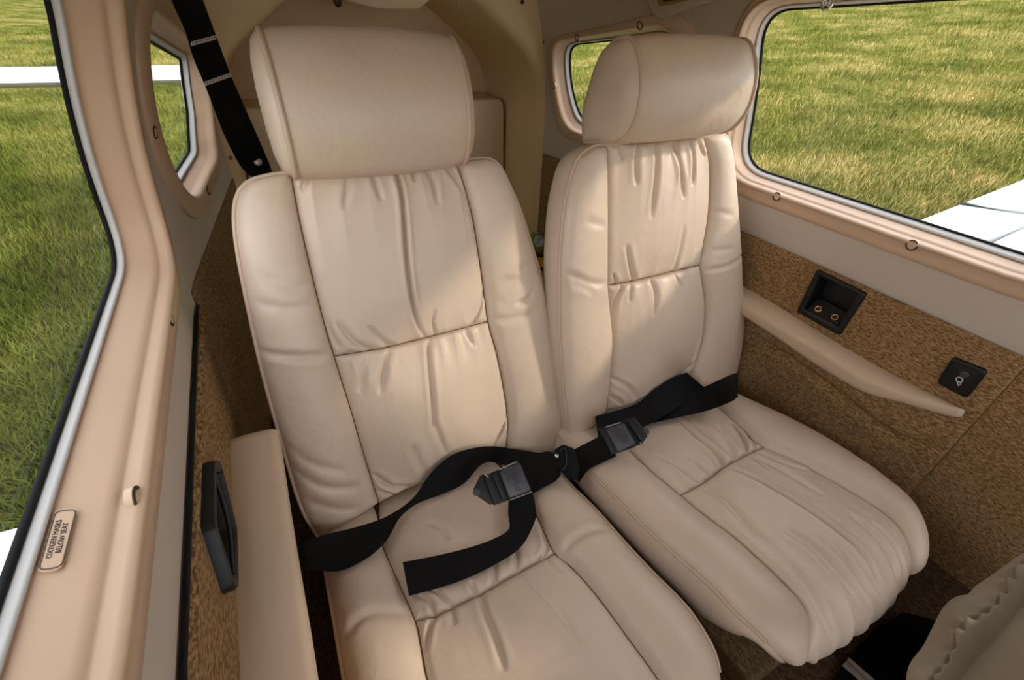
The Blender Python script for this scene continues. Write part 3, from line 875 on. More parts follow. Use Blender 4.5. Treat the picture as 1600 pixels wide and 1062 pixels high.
def make_seat(label, x, bsurf, csurf, B, Cu, head, seed):
    st = thing('passenger_seat', label, 'seat', (x, .36, -.82), 'cream leather rear seats')
    g = (x, .3)
    tr = lambda pts: trace(bsurf, pts, g)
    # ---- backrest: gusset and rear shell are the part, the leather pieces its sub-parts
    outer = tr(B['outer']); k1, k2 = B['corner_l'], B['corner_r']
    full = outer
    C = resample(catmull(full, 8), 120)
    lv = [(0, 0.0), (.002, -.008), (.003, -.024), (.001, -.045), (-.004, -.062), (-.012, -.076)]
    T = np.gradient(C, axis=0); T /= np.linalg.norm(T, axis=1)[:, None]
    cen = C.mean(0); Nn = np.stack([-T[:, 1], T[:, 0]], 1); Nn *= np.sign(np.median(((C - cen) * Nn).sum(1)))
    rows = [bsurf(C[:, 0] + Nn[:, 0] * o, C[:, 1] + Nn[:, 1] * o, np.full(120, n)) for o, n in lv]
    mid = .5 * (C + C[::-1]) ; mid[:, 0] = C[:, 0] * .0 + x + (C[:, 0] - x) * .5
    for q in (.6, .2): rows.append(bsurf(x + (C[:, 0] - x) * q, cen[1] + (C[:, 1] - cen[1]) * q, np.full(120, -.082)))
    A = np.array(rows)
    back = gridobj('backrest', A, M['leather'], st)
    PANEL_GEO.append((A.reshape(-1, 3), grid_faces(120, len(A))))
    # inner backing so that no gap shows between leather pieces
    sL, sR, hs, bot = tr(B['seamL']), tr(B['seamR']), tr(B['hseam']), tr(B['bottom'])
    q = outer
    lL = q[:k1 + 1]; lT = np.array(list(q[k1:B['topL'] + 1]) + [sL[-1]])
    rR = q[k2:][::-1]; rT = np.array([sR[-1]] + list(q[B['topR']:k2 + 1]))
    panel('side_bolster', back, bsurf, lL, sL, [lL[0], sL[0]], lT, 64, 150, crown=.022, roll=.02, rise=.012, seed=seed, waves=.0010,
          lines=lines_px(bsurf, B.get('creaseBL', ()), g), puff=.8)
    panel('side_bolster', back, bsurf, sR, rR, [sR[0], rR[0]], rT, 64, 150, crown=.022, roll=.02, rise=.012, seed=seed + 1, waves=.0010,
          lines=lines_px(bsurf, B.get('creaseBR', ()), g), puff=.8)
    # split the long seams where the cross seam meets them
    def split(c, p):
        c2 = catmull(c, 10); i = int(np.argmin(np.linalg.norm(c2 - p, axis=1)))
        a, b = c2[:i + 1], c2[i:]
        return np.vstack([a[:-1:6], p]), np.vstack([p, b[1::6], c2[-1:]])
    sLa, sLb = split(sL, hs[0]); sRa, sRb = split(sR, hs[-1])
    top = np.array([sL[-1]] + list(tr(B['top'])) + [sR[-1]])
    panel('centre_panel', back, bsurf, sLb, sRb, hs, top, 150, 120, crown=.018, roll=.014, rise=.010, seed=seed + 2, waves=.0013,
          gathers=(('T', .0066, .075), ('B', .0038, .036)), lines=lines_px(bsurf, B.get('creaseU', ()), g))
    bot2 = np.array([sL[0]] + list(bot) + [sR[0]])
    panel('centre_panel', back, bsurf, sLa, sRa, bot2, hs, 150, 110, crown=.026, roll=.014, rise=.010, seed=seed + 3, waves=.0015,
          gathers=(('T', .0050, .045), ('B', .0046, .036)), lines=lines_px(bsurf, B.get('creaseD', ()), g))
    for c_ in (sL, sR, hs):
        c_ = resample(catmull(c_, 8), 70); tube('seam', bsurf(c_[:, 0], c_[:, 1], np.full(70, -.0012)), .0011, M['seam'], back, 6)
    P = bsurf(C[:, 0], C[:, 1], np.full(120, .0015))
    tube('piping', P, .0032, M['piping'], back, 8)
    # ---- cushion
    tc = lambda pts: trace(csurf, pts, (x, .3)) if len(pts) else np.zeros((0, 2))
    tmax = Cu['tmax']
    pl = np.array(list(Cu['pipL'](tc))); pr = np.array(list(Cu['pipR'](tc)))
    s1 = np.array(list(Cu['seamL'](tc))); s2 = np.array(list(Cu['seamR'](tc))); hc = tc(Cu['hseam'])
    # outline ring: back-left, forward, front, right, back-right
    fm = .5 * (s1[-1] + s2[-1]); dx = s2[-1] - s1[-1]
    belly = [s1[-1] + dx * .2 + np.array([0, .045]), fm + np.array([0, .07]), s1[-1] + dx * .8 + np.array([0, .045])]
    frontc = np.array([pl[-1], s1[-1], *belly, s2[-1], pr[-1]])
    ringc = np.vstack([pl, frontc[1:-1], pr[::-1]])
    C2 = resample(catmull(ringc, 8), 150)
    T = np.gradient(C2, axis=0); T /= np.linalg.norm(T, axis=1)[:, None]
    cen = np.array([x, .28]); Nn = np.stack([-T[:, 1], T[:, 0]], 1); Nn *= np.sign(np.median(((C2 - cen) * Nn).sum(1)))
    fr = sstep((C2[:, 1] - .42) / .12)          # how far into the front roll
    rows = []
    for o, n in ((0, 0), (.004, -.012), (.006, -.035), (.004, -.06), (-.004, -.085), (-.02, -.10)):
        k = 1 - .75 * fr
        rows.append(csurf(C2[:, 0] + Nn[:, 0] * o, C2[:, 1] + Nn[:, 1] * o * k, n * k))
    A = np.array(rows)
    cu = gridobj('cushion', A, M['leather'], st)
    PANEL_GEO.append((A.reshape(-1, 3), grid_faces(150, len(A))))
    panel('side_bolster', cu, csurf, pl, s1, [pl[0], s1[0]], [pl[-1], s1[-1]], 60, 170, seams='LRT', crown=.018, roll=.022, rise=.012, seed=seed + 5, waves=.0008,
          lines=lines_px(csurf, Cu.get('creaseL', ()), (x, .3)))
    panel('side_bolster', cu, csurf, s2, pr, [s2[0], pr[0]], [s2[-1], pr[-1]], 60, 170, seams='LRT', crown=.018, roll=.022, rise=.012, seed=seed + 6, waves=.0008,
          lines=lines_px(csurf, Cu.get('creaseR', ()), (x, .3)))
    s1a, s1b = split(s1, hc[0]); s2a, s2b = split(s2, hc[-1])
    panel('centre_panel', cu, csurf, s1a, s2a, [s1[0], s2[0]], hc, 140, 100, seams='LRT', crown=.014, roll=.014, rise=.009, seed=seed + 7, waves=.0014,
          gathers=(('T', .0042, .045),), lines=lines_px(csurf, Cu.get('creaseB', ()), (x, .2)))
    panel('centre_panel', cu, csurf, s1b, s2b, hc, np.array([s1[-1], *belly, s2[-1]]), 150, 150, seams='LRBT', crown=.016, roll=.014, rise=.010,
          seed=seed + 8, waves=.0010, gathers=(('B', .0022, .03), ('T', Cu.get('fg', .004), .11)), lines=lines_px(csurf, Cu.get('creaseF', ()), (x, .4)))
    for c_ in (s1, s2, hc):
        c_ = resample(catmull(c_, 8), 80); tube('seam', csurf(c_[:, 0], c_[:, 1], np.full(80, -.0012)), .0011, M['seam'], cu, 6)
    P = csurf(C2[:, 0], C2[:, 1], np.full(150, .0012))
    seg = C2[:, 1] < .53
    half = len(C2) // 2
    i1 = np.nonzero(seg[:half])[0]; i2 = np.nonzero(seg[half:])[0] + half
    for ii in (i1, i2): tube('piping', P[ii], .0030, M['piping'], cu, 8)
    # ---- headrest: D section swept across, piped end caps, two posts
    hp = head['part']
    x0, x1 = head['x']
    prof = np.array([(-.052, .600), (-.050, .640), (-.036, .668), (.0, .722), (.026, .737), (.055, .744), (.085, .736), (.103, .706), (.109, .668), (.100, .628), (.078, .600), (.05, .588), (0, .590), (-.04, .592)]) + np.array(head.get('off', (0, 0)))
    prof[:, 1] = .668 + (prof[:, 1] - .668) * head.get('k', 1)
    pr_ = catmull(prof, 6, True); npf = len(pr_); pc = np.array([.035, .668]) + np.array(head.get('off', (0, 0)))
    xs = np.linspace(0, 1, 40); rows = []
    for q in xs:
        e = min(q, 1 - q); sc = 1 + .045 * (1 - (2 * q - 1) ** 2) - .05 * math.exp(-e / .07)
        P2 = pc + (pr_ - pc) * sc
        xx = x0 + (x1 - x0) * q
        rows.append(bsurf(np.full(npf, xx), P2[:, 1] + head.get('tilt', 0) * (q - .5), P2[:, 0]))
    A = np.array(rows)
    hd = gridobj('headrest', A, M['leather'], st, closed_u=True)
    PANEL_GEO.append((A.reshape(-1, 3), grid_faces(npf, 40, True)))
    for q, xx, sg in ((0, x0, -1), (1, x1, 1)):
        rr = []
        for k, out in ((.95, 0), (.92, .007), (.83, .013), (.6, .018), (.3, .020), (.0005, .0205)):
            P2 = pc + (pr_ - pc) * k
            rr.append(bsurf(np.full(npf, xx + sg * out), P2[:, 1] + head.get('tilt', 0) * (q - .5), P2[:, 0]))
        gridobj('end_cap', np.array(rr), M['leather'], hd, closed_u=True, flip=sg < 0)
        P2 = pc + (pr_ - pc) * .955
        tube('piping', bsurf(np.full(npf, xx), P2[:, 1] + head.get('tilt', 0) * (q - .5), P2[:, 0]), .0040, M['piping'], hd, 8, True)
    for f in (.22, .86):
        xx = x0 + (x1 - x0) * f
        P2 = [bsurf(xx, t, -.035) for t in (.50, .56, .63)]
        tube('headrest_post', np.array(P2), .006, M['chrome'], st, 12)
    # ---- base frame under the cushion
    xa, xb = x - .20, x + .20
    V, F = box_mesh((x - .02, .36, -.79), (.34, .40, .06), (1, 0, 0), (0, 1, 0), (0, 0, 1))
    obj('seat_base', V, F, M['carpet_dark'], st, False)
    return st, hd

XL, XR, KR = .165, .70, .955
bL, bR, cS, cR = back_surf(1, 21), back_surf(KR, 16), cush_surf(), cush_surf(KR)
LB = dict(
    outer=[(497, 838), (470, 790), (440, 690), (410, 580), (390, 490), (376, 420), (368, 370), (366, 330), (372, 302), (388, 284), (415, 275), (450, 270), (560, 262), (730, 249), (760, 247), (779, 258), (795, 288), (813, 330), (832, 390), (850, 450), (865, 510), (875, 570), (879, 630), (879, 680), (874, 706)],
    corner_l=9, topL=11, topR=13, corner_r=15,
    seamL=[(592, 785), (570, 715), (548, 640), (532, 590), (522, 556), (505, 500), (485, 420), (468, 345), (458, 290), (455, 269)],
    seamR=[(790, 703), (793, 660), (787, 610), (775, 550), (762, 502), (755, 450), (748, 400), (738, 340), (725, 290), (712, 251)],
    hseam=[(522, 556), (560, 550), (600, 543), (660, 528), (720, 513), (762, 502)],
    bottom=[(640, 760), (700, 735), (750, 715)], top=[(540, 264), (630, 257)],
    creaseU=[([(612, 262), (622, 300), (626, 340), (630, 400), (638, 460), (648, 500), (662, 527)], .0085, .0045),
             ([(575, 265), (582, 285), (592, 315)], .004, .005), ([(660, 262), (672, 285), (678, 320)], .004, .005), ([(540, 268), (540, 290), (535, 330)], .003, .006),
             ([(690, 255), (705, 275), (722, 300)], .004, .005), ([(640, 262), (644, 285)], .004, .004), ([(480, 275), (470, 300)], .003, .005),
             ([(528, 540), (515, 515), (510, 495)], .003, .006), ([(580, 546), (550, 530), (525, 500)], .0035, .006), ([(610, 541), (590, 525), (572, 505)], .003, .006),
             ([(678, 523), (672, 500), (676, 480)], .003, .004), ([(735, 508), (748, 480), (755, 450)], .0035, .004)],
    creaseD=[([(668, 528), (664, 545), (665, 580), (668, 620), (670, 660)], .0055, .0055), ([(605, 543), (596, 575), (590, 610)], .0045, .006), ([(575, 548), (566, 580), (560, 610)], .003, .007),
             ([(725, 513), (737, 540)], .003, .005), ([(670, 650), (682, 680), (690, 700)], .0035, .007), ([(585, 740), (610, 755), (640, 755)], .0045, .006), ([(592, 765), (615, 770), (640, 760)], .004, .005),
             ([(785, 660), (770, 690), (755, 710)], .004, .005), ([(792, 640), (784, 665), (765, 690)], .003, .004), ([(640, 690), (650, 715), (665, 735)], .003, .008)],
    creaseBL=[([(395, 545), (440, 549), (516, 551)], .0045, .007), ([(400, 470), (450, 478), (490, 472)], .0018, .010), ([(415, 430), (460, 448), (485, 440)], .0015, .010),
              ([(445, 690), (490, 715), (540, 725)], .0018, .010), ([(462, 730), (505, 750), (560, 752)], .0025, .010), ([(482, 775), (525, 785), (560, 785)], .002, .010)],
    creaseBR=[([(768, 498), (800, 492), (838, 478)], .002, .009), ([(800, 420), (822, 405), (835, 395)], .002, .008), ([(800, 470), (815, 462), (822, 452)], .003, .006), ([(780, 440), (812, 430), (842, 418)], .0018, .010)])
RB = dict(
    outer=[(893, 694), (882, 630), (876, 560), (873, 480), (874, 400), (880, 330), (890, 280), (902, 247), (925, 229), (955, 226), (1020, 220), (1100, 213), (1120, 208), (1136, 216), (1142, 245), (1146, 300), (1150, 360), (1156, 430), (1159, 480), (1157, 530), (1150, 575), (1140, 605), (1122, 628)],
    corner_l=7, topL=8, topR=12, corner_r=13,
    seamL=[(946, 640), (952, 585), (955, 530), (951, 482), (948, 445), (948, 412), (948, 318), (948, 250), (946, 226)],
    seamR=[(1077, 588), (1091, 544), (1098, 506), (1099, 464), (1092, 414), (1096, 390), (1105, 332), (1107, 260), (1098, 214)],
    hseam=[(948, 446), (980, 440), (1008, 433), (1046, 424), (1092, 414)],
    bottom=[(975, 632), (1010, 615), (1050, 600)], top=[(1000, 222), (1050, 218)],
    creaseU=[([(1015, 222), (1014, 260), (1010, 300), (1005, 340)], .004, .006), ([(1045, 220), (1052, 260), (1056, 310)], .0045, .006), ([(1070, 218), (1074, 245), (1070, 290)], .004, .006),
             ([(990, 224), (985, 250), (985, 290)], .0035, .006), ([(965, 226), (968, 250)], .003, .005), ([(1088, 220), (1095, 245)], .003, .005),
             ([(985, 440), (978, 415), (972, 380)], .004, .006), ([(960, 445), (955, 425)], .004, .004), ([(1045, 424), (1052, 390), (1058, 350)], .003, .007)],
    creaseD=[([(968, 443), (958, 465), (954, 485)], .005, .005), ([(1010, 433), (1012, 460), (1006, 490)], .0045, .006), ([(1045, 424), (1055, 448)], .003, .005), ([(980, 440), (975, 470)], .003, .006),
             ([(1085, 560), (1065, 575), (1040, 590)], .004, .006), ([(955, 590), (975, 600), (990, 620)], .004, .006), ([(950, 615), (962, 622), (968, 632)], .005, .005), ([(1088, 520), (1075, 560), (1060, 578)], .003, .006)],
    creaseBL=[([(880, 425), (910, 438), (945, 440)], .003, .008), ([(885, 440), (915, 452)], .002, .007), ([(905, 345), (935, 352)], .0015, .008)],
    creaseBR=[([(1098, 420), (1125, 410), (1150, 396)], .004, .006), ([(1102, 390), (1130, 385)], .002, .007), ([(1105, 330), (1130, 335)], .0015, .008)])
tm = .585
LC = dict(tmax=tm,
    pipL=lambda tc: [(-.066, .0), (-.067, .06)] + list(tc([(509, 896), (520, 957), (531, 1022)])) + [(-.070, .38), (-.070, .45), (-.060, .505), (-.032, .545), (-.005, .575)],
    pipR=lambda tc: [(.380, .0), (.381, .08)] + list(tc([(894, 760), (933, 799), (972, 843), (1016, 891), (1060, 935)])) + [(.396, .455), (.385, .500), (.362, .540), (.335, .572)],
    seamL=lambda tc: [(.035, .0)] + list(tc([(590, 800), (596, 847), (618, 900), (649, 970), (657, 1005), (668, 1062)])) + [(.030, .40), (.030, .46), (.032, .53), (.034, tm)],
    seamR=lambda tc: [(.285, .0), (.287, .10)] + list(tc([(837, 804), (850, 830), (867, 865), (894, 887), (933, 931), (981, 996)])) + [(.294, .48), (.292, .53), (.290, tm)],
    hseam=[(649, 970), (679, 965), (710, 952), (754, 931), (811, 898), (867, 865)],
    creaseB=[([(680, 965), (672, 945), (655, 935)], .004, .005), ([(706, 953), (690, 935), (675, 925)], .004, .005), ([(745, 935), (735, 915)], .004, .005), ([(775, 920), (772, 890), (760, 865)], .004, .006),
             ([(808, 900), (806, 870), (795, 835)], .0045, .006), ([(845, 878), (855, 855), (848, 830)], .004, .005), ([(700, 850), (690, 835), (670, 825)], .002, .007)],
    creaseF=[([(752, 935), (760, 970), (775, 1010), (790, 1062)], .004, .006), ([(682, 966), (672, 985), (665, 1020)], .004, .005), ([(815, 900), (840, 930), (875, 970), (905, 1020)], .0022, .007), ([(705, 955), (712, 985)], .0025, .006), ([(855, 872), (880, 900)], .002, .006)],
    creaseR=[([(880, 868), (905, 852), (940, 838)], .003, .008)], creaseL=[([(545, 1000), (580, 975), (640, 968)], .002, .010)], fg=.003)
RC = dict(tmax=tm,
    pipL=lambda tc: [(.436, .0), (.436, .06)] + list(tc([(920, 735), (967, 783), (1019, 835), (1067, 878), (1115, 922)])) + [(.452, .486), (.460, .522), (.472, .552), (.484, .570)],
    pipR=lambda tc: [(.900, .0), (.900, .07)] + list(tc([(1154, 620), (1228, 652), (1293, 687), (1359, 730)])) + [(.918, .440), (.905, .483), (.880, .520), (.850, .553), (.822, .578)],
    seamL=lambda tc: [(.541, .0), (.541, .08)] + list(tc([(989, 711), (1024, 744), (1062, 775), (1106, 811), (1150, 844), (1193, 883)])) + [(.553, .490), (.549, .525), (.532, .555), (.504, .577)],
    seamR=lambda tc: [(.830, .0), (.828, .06)] + list(tc([(1124, 639), (1158, 670), (1192, 700), (1241, 722), (1289, 748), (1350, 783)])) + [(.822, .500), (.805, .540), (.786, .588)],
    hseam=[(1062, 775), (1098, 757), (1132, 733), (1167, 713), (1192, 700)],
    creaseB=[([(1093, 757), (1060, 735), (1020, 715)], .0035, .006), ([(1131, 732), (1115, 712), (1085, 690), (1060, 665)], .005, .006), ([(1168, 712), (1160, 690), (1140, 660)], .005, .005), ([(1120, 738), (1105, 720)], .003, .004), ([(1150, 722), (1140, 700), (1115, 670)], .003, .006), ([(1112, 748), (1075, 722)], .003, .005), ([(1182, 705), (1168, 680), (1150, 655)], .003, .005)],
    creaseF=[([(1135, 737), (1170, 755), (1220, 785), (1280, 825), (1330, 865), (1352, 905)], .0050, .0045), ([(1100, 770), (1130, 790), (1165, 830), (1200, 860)], .0026, .008), ([(1180, 712), (1230, 735), (1280, 742)], .003, .006),
             ([(1165, 715), (1220, 745), (1280, 785)], .0028, .008), ([(1225, 840), (1265, 865), (1310, 915), (1340, 960)], .0028, .008), ([(1330, 820), (1370, 860), (1380, 900)], .003, .007), ([(1170, 720), (1200, 745)], .003, .005),
             ([(1300, 870), (1330, 910), (1352, 950)], .003, .006), ([(1240, 900), (1275, 960), (1290, 1000)], .0028, .008), ([(1360, 830), (1392, 870), (1396, 905)], .003, .006)],
    creaseL=[], creaseR=[], fg=.0042)
seat_left, _ = make_seat('cream leather rear seat nearest the eye, with its lap belt lying across', XL, bL, cS, LB, LC, dict(x=(.042, .292), off=(-.012, .004), k=1.16, tilt=-.006, part=1), 10)
seat_right, _ = make_seat('cream leather rear seat beside the right carpet wall and armrest', XR, bR, cR, RB, RC, dict(x=(.556, .818), off=(0, 0), part=1), 40)

# ------------------------------------------------------------------ belts, laid on the upholstery
def bvh():
    V, F = join(PANEL_GEO)
    return BVHTree.FromPolygons([Vector(v) for v in V.tolist()], F)
TREE = bvh()
def hit(px, py, far=2.0):
    d = ray(px, py); L = np.linalg.norm(d); u = d / L
    h = TREE.ray_cast(Vector((0, 0, 0)), Vector(u))
    return (h[3] if h[3] is not None else far), u, (np.array(h[1]) if h[1] is not None else -u)
def ribbon(name, parent, A, B, lift, m=None, n=5, thick=.0014, far=.95, nc=6, smooth=9, dist=None):
    A, B = catmull(A, nc), catmull(B, nc)
    lf = catmull(np.array([[l] for l in lift]), nc)[:, 0] if not np.isscalar(lift) else np.full(len(A), lift)
    R = np.zeros((len(A), n)); U = np.zeros((len(A), n, 3))
    for i in range(len(A)):
        for j in range(n):
            t = j / (n - 1); p = A[i] * (1 - t) + B[i] * t
            R[i, j], U[i, j], _ = hit(p[0], p[1], far)
    if dist is not None:
        R = np.broadcast_to(catmull(np.array([[l] for l in dist]), nc), R.shape).copy()
    R2 = R.copy()
    k = smooth // 2
    for i in range(len(A)):
        R2[i] = R[max(0, i - k):i + k + 1].min(0)
    R3 = R2.copy()
    for i in range(len(A)):
        R3[i] = R2[max(0, i - k):i + k + 1].mean(0)
    R3 = np.minimum(R3, R) if dist is None else R3
    # straight across, but never sinking under the leather
    tt = np.linspace(0, 1, n)
    for i in range(len(A)):
        a, b = np.polyfit(tt, R3[i], 1); lin = a * tt + b
        R3[i] = np.minimum(lin, R[i] if dist is None else lin) if False else lin - max(0, (lin - R[i]).max() if dist is None else 0)
    k2 = 3; R4 = R3.copy()
    for i in range(len(A)): R4[i] = R3[max(0, i - k2):i + k2 + 1].mean(0)
    P = U * (R4 - lf[:, None])[..., None]
    du = np.gradient(P, axis=0); dv = np.gradient(P, axis=1)
    Nn = np.cross(dv, du); Nn /= np.linalg.norm(Nn, axis=2)[..., None] + 1e-9
    s = np.sign((Nn * -U).sum(2)); Nn *= np.where(s == 0, 1, s)[..., None]
    G0, G1 = P, P - Nn * thick
    a, b = G0.reshape(-1, 3), G1.reshape(-1, 3); q = len(a); m_ = len(A)
    F = grid_faces(n, m_) + grid_faces(n, m_, off=q, flip=True)
    for i in range(m_ - 1):
        F.append((i * n, (i + 1) * n, (i + 1) * n + q, i * n + q)); F.append((i * n + n - 1, i * n + n - 1 + q, (i + 1) * n + n - 1 + q, (i + 1) * n + n - 1))
    for j in range(n - 1):
        F.append((j, j + q, j + 1 + q, j + 1)); e = (m_ - 1) * n + j
        F.append((e, e + 1, e + 1 + q, e + q))
    o = obj(name, np.concatenate([a, b]), F, m or M['web'], parent, True, 40)
    return o, P
def pxp(pts, O, N): return [on_plane(x, y, O, N) for x, y in pts]

def buckle(parent, O, N, cover, base, tongue, tip, slots, text_from, text_to, text_up, tsize, rods):
    """black latch: base plate, grooved body, lift cover with embossed word, pivot rods"""
    b = prism('buckle', rounded(pxp(base, O, N), .003, 3), N, -.010, -.002, M['black'], parent, .001)
    prism('tongue', rounded(pxp(tongue, O, N), .004, 4), N, -.009, -.004, M['black'], b, .001)
    c0 = on_plane(*tip, O, N)
    V, F = disc_mesh(c0 - N * .004, N, .0062, .003, 16, 0); obj('rivet', V, F, M['blackmetal'], b, True, 40)
    for sl in slots: prism('rib', rounded(pxp(sl, O, N), .002, 3), N, -.004, .003, M['black'], b, .002)
    prism('lift_cover', rounded(pxp(cover, O, N), .004, 4), N, -.002, .007, M['blackmetal'], b, .004)
    for r in rods:
        P = pxp(r, O + N * .002, N); tube('pivot_pin', np.array(P), .0014, M['steel'], b, 8)
    a, z, up = [on_plane(*q, O + N * .0072, N) for q in (text_from, text_to, text_up)]
    U = z - a; c = (a + z) / 2; W = up - c
    lettering('lettering', 'piper', tsize, c, U, W, M['ink'], b, .0003)
    Wn = W - U * (W @ U) / (U @ U); Wn /= np.linalg.norm(Wn); Un = U / np.linalg.norm(U)
    q = c + Un * tsize * .42 + Wn * tsize * .44
    prism('emblem', [q - Un * tsize * .30, q + Un * tsize * .30, q + Wn * tsize * .38], N, -.0001, .0003, M['ink'], b)
    return b

def left_belt():
    N = np.array([-.10, -.62, .78]); N /= np.linalg.norm(N)
    t = thing('lap_belt', 'black lap belt twisted across the left seat, free end on cushion', 'seat belt', hit(700, 800)[1] * hit(700, 800)[0], 'black lap belts')
    # from the left anchor, twisting, to behind the latch
    ribbon('strap', t, [(476, 845), (512, 834), (560, 822), (605, 806), (645, 778), (672, 740), (705, 712), (742, 700), (775, 698), (812, 703)],
                       [(480, 888), (525, 892), (565, 876), (600, 848), (622, 812), (650, 788), (690, 772), (725, 755), (760, 722), (812, 735)], [.008, .012, .016, .020, .022, .020, .018, .014, .010, .008], far=.86)
    # from the latch to the right anchor
    _, PA = ribbon('strap', t, [(808, 702), (835, 706), (860, 707), (874, 712)], [(822, 776), (845, 763), (868, 750), (876, 738)], [.012, .012, .012, .016])
    # free end looping down and back across the cushion
    _, PB = ribbon('strap', t, [(795, 779), (794, 802), (795, 826), (770, 842), (730, 856), (680, 868), (629, 878)],
                       [(832, 768), (837, 792), (836, 812), (815, 852), (775, 880), (715, 908), (639, 930)], [.016, .016, .014, .012, .010, .008, .006])
    u0 = ray(800, 758) / np.linalg.norm(ray(800, 758))
    O = u0 * (min(np.linalg.norm(PA[:6], axis=2).min(), np.linalg.norm(PB[:5], axis=2).min()) - .010)
    buckle(t, O, N, cover=[(779, 737), (811, 722), (830, 766), (794, 780)], base=[(755, 745), (783, 732), (800, 780), (772, 790)],
           tongue=[(752, 741), (740, 766), (745, 774), (768, 790), (776, 772), (764, 742)], tip=(745, 769),
           slots=[[(756, 744), (765, 741), (782, 783), (772, 788)], [(768, 741), (777, 738), (794, 778), (785, 782)]],
           text_from=(808, 766), text_to=(800, 738), text_up=(795, 755), tsize=.0165, rods=[[(778, 734), (808, 721)], [(796, 781), (831, 768)], [(757, 741), (763, 745)]])
    # anchor fitting by the left armrest
    dA, uA, _ = hit(497, 862, 1.0)
    q = uA * (dA - .006)
    a = [uA_ * (dA - .004) for uA_ in [ray(x, y) / np.linalg.norm(ray(x, y)) for x, y in ((466, 846), (497, 842), (500, 890), (470, 886))]]
    prism('anchor_fitting', rounded(a, .004, 3), np.cross(a[1] - a[0], a[3] - a[0]) * -1, -.004, .004, M['black'], t, .002)
    P = [ray(x, y) / np.linalg.norm(ray(x, y)) * (dA - .016) for x, y in ((491, 853), (495, 868), (498, 884))]
    tube('thread', np.array(P), .0006, M['thread'], t, 6)
    return t
left_belt()
def right_belt():
    N = np.array([-.25, -.55, .78]); N /= np.linalg.norm(N)
    t = thing('lap_belt', 'black lap belt fastened across the right seat, below its backrest', 'seat belt', hit(1040, 660)[1] * hit(1040, 660)[0], 'black lap belts')
    # lower layer, coming round from the right side
    ribbon('strap', t, [(1152, 582), (1140, 586), (1105, 602), (1070, 618), (1020, 650)], [(1153, 620), (1140, 628), (1100, 642), (1060, 651), (1000, 664)], [.010, .008, .006, .005, .005])
    # upper layer, folded back across
    ribbon('strap', t, [(1073, 582), (1050, 590), (1020, 610), (995, 630), (960, 642), (930, 650)], [(1102, 606), (1075, 625), (1040, 648), (1010, 664), (980, 676), (936, 690)], [.014, .013, .012, .012, .012, .012])
    # left part running down to the inner anchor
    _, PA = ribbon('strap', t, [(955, 668), (935, 682), (912, 694), (882, 710)], [(962, 712), (940, 722), (918, 734), (904, 754)], [.014, .012, .010, .010])
    u0 = ray(970, 684) / np.linalg.norm(ray(970, 684))
    O = u0 * (np.linalg.norm(PA[:5], axis=2).min() - .008)
    buckle(t, O, N, cover=[(945, 670), (974, 661), (993, 694), (964, 708)], base=[(937, 668), (982, 655), (1002, 694), (956, 710)],
           tongue=[(980, 654), (992, 651), (1013, 674), (1011, 684), (1004, 694), (996, 696)], tip=(1010, 674),
           slots=[[(980, 658), (990, 653), (1012, 682), (1001, 690)]],
           text_from=(962, 671), text_to=(979, 692), text_up=(978, 677), tsize=.0155, rods=[[(946, 667), (970, 660)], [(964, 709), (993, 698)], [(1000, 692), (1007, 697)]])
    return t
right_belt()
def inner_anchor():
    # shared floor fitting between the seats, with a pale catch
    d, u, _ = hit(875, 712)
    D = .93
    P = lambda x, y, k=D: ray(x, y) / np.linalg.norm(ray(x, y)) * k
    d = min(hit(x, y)[0] for x in (868, 878, 888, 898) for y in (698, 715, 735, 760)) - .012
    t = thing('belt_anchor', 'black belt anchor bracket between the two seats', 'anchor', P(884, 760, d))
    N = -ray(884, 715) / np.linalg.norm(ray(884, 715))
    prism('bracket', rounded([P(x, y, d) for x, y in ((866, 702), (880, 694), (896, 700), (906, 730), (902, 750), (886, 748), (876, 735))], .004, 4), N, -.006, .004, M['web'], t, .003)
    tube('spring_loop', catmull([P(x, y, d - .006) for x, y in ((874, 706), (881, 700), (885, 712), (884, 728), (878, 734))], 6), .0018, M['black'], t, 8)
    V, F = disc_mesh(P(870, 712, d - .006), N, .0038, .003, 14); obj('catch', V, F, M['chrome'], t)
inner_anchor()

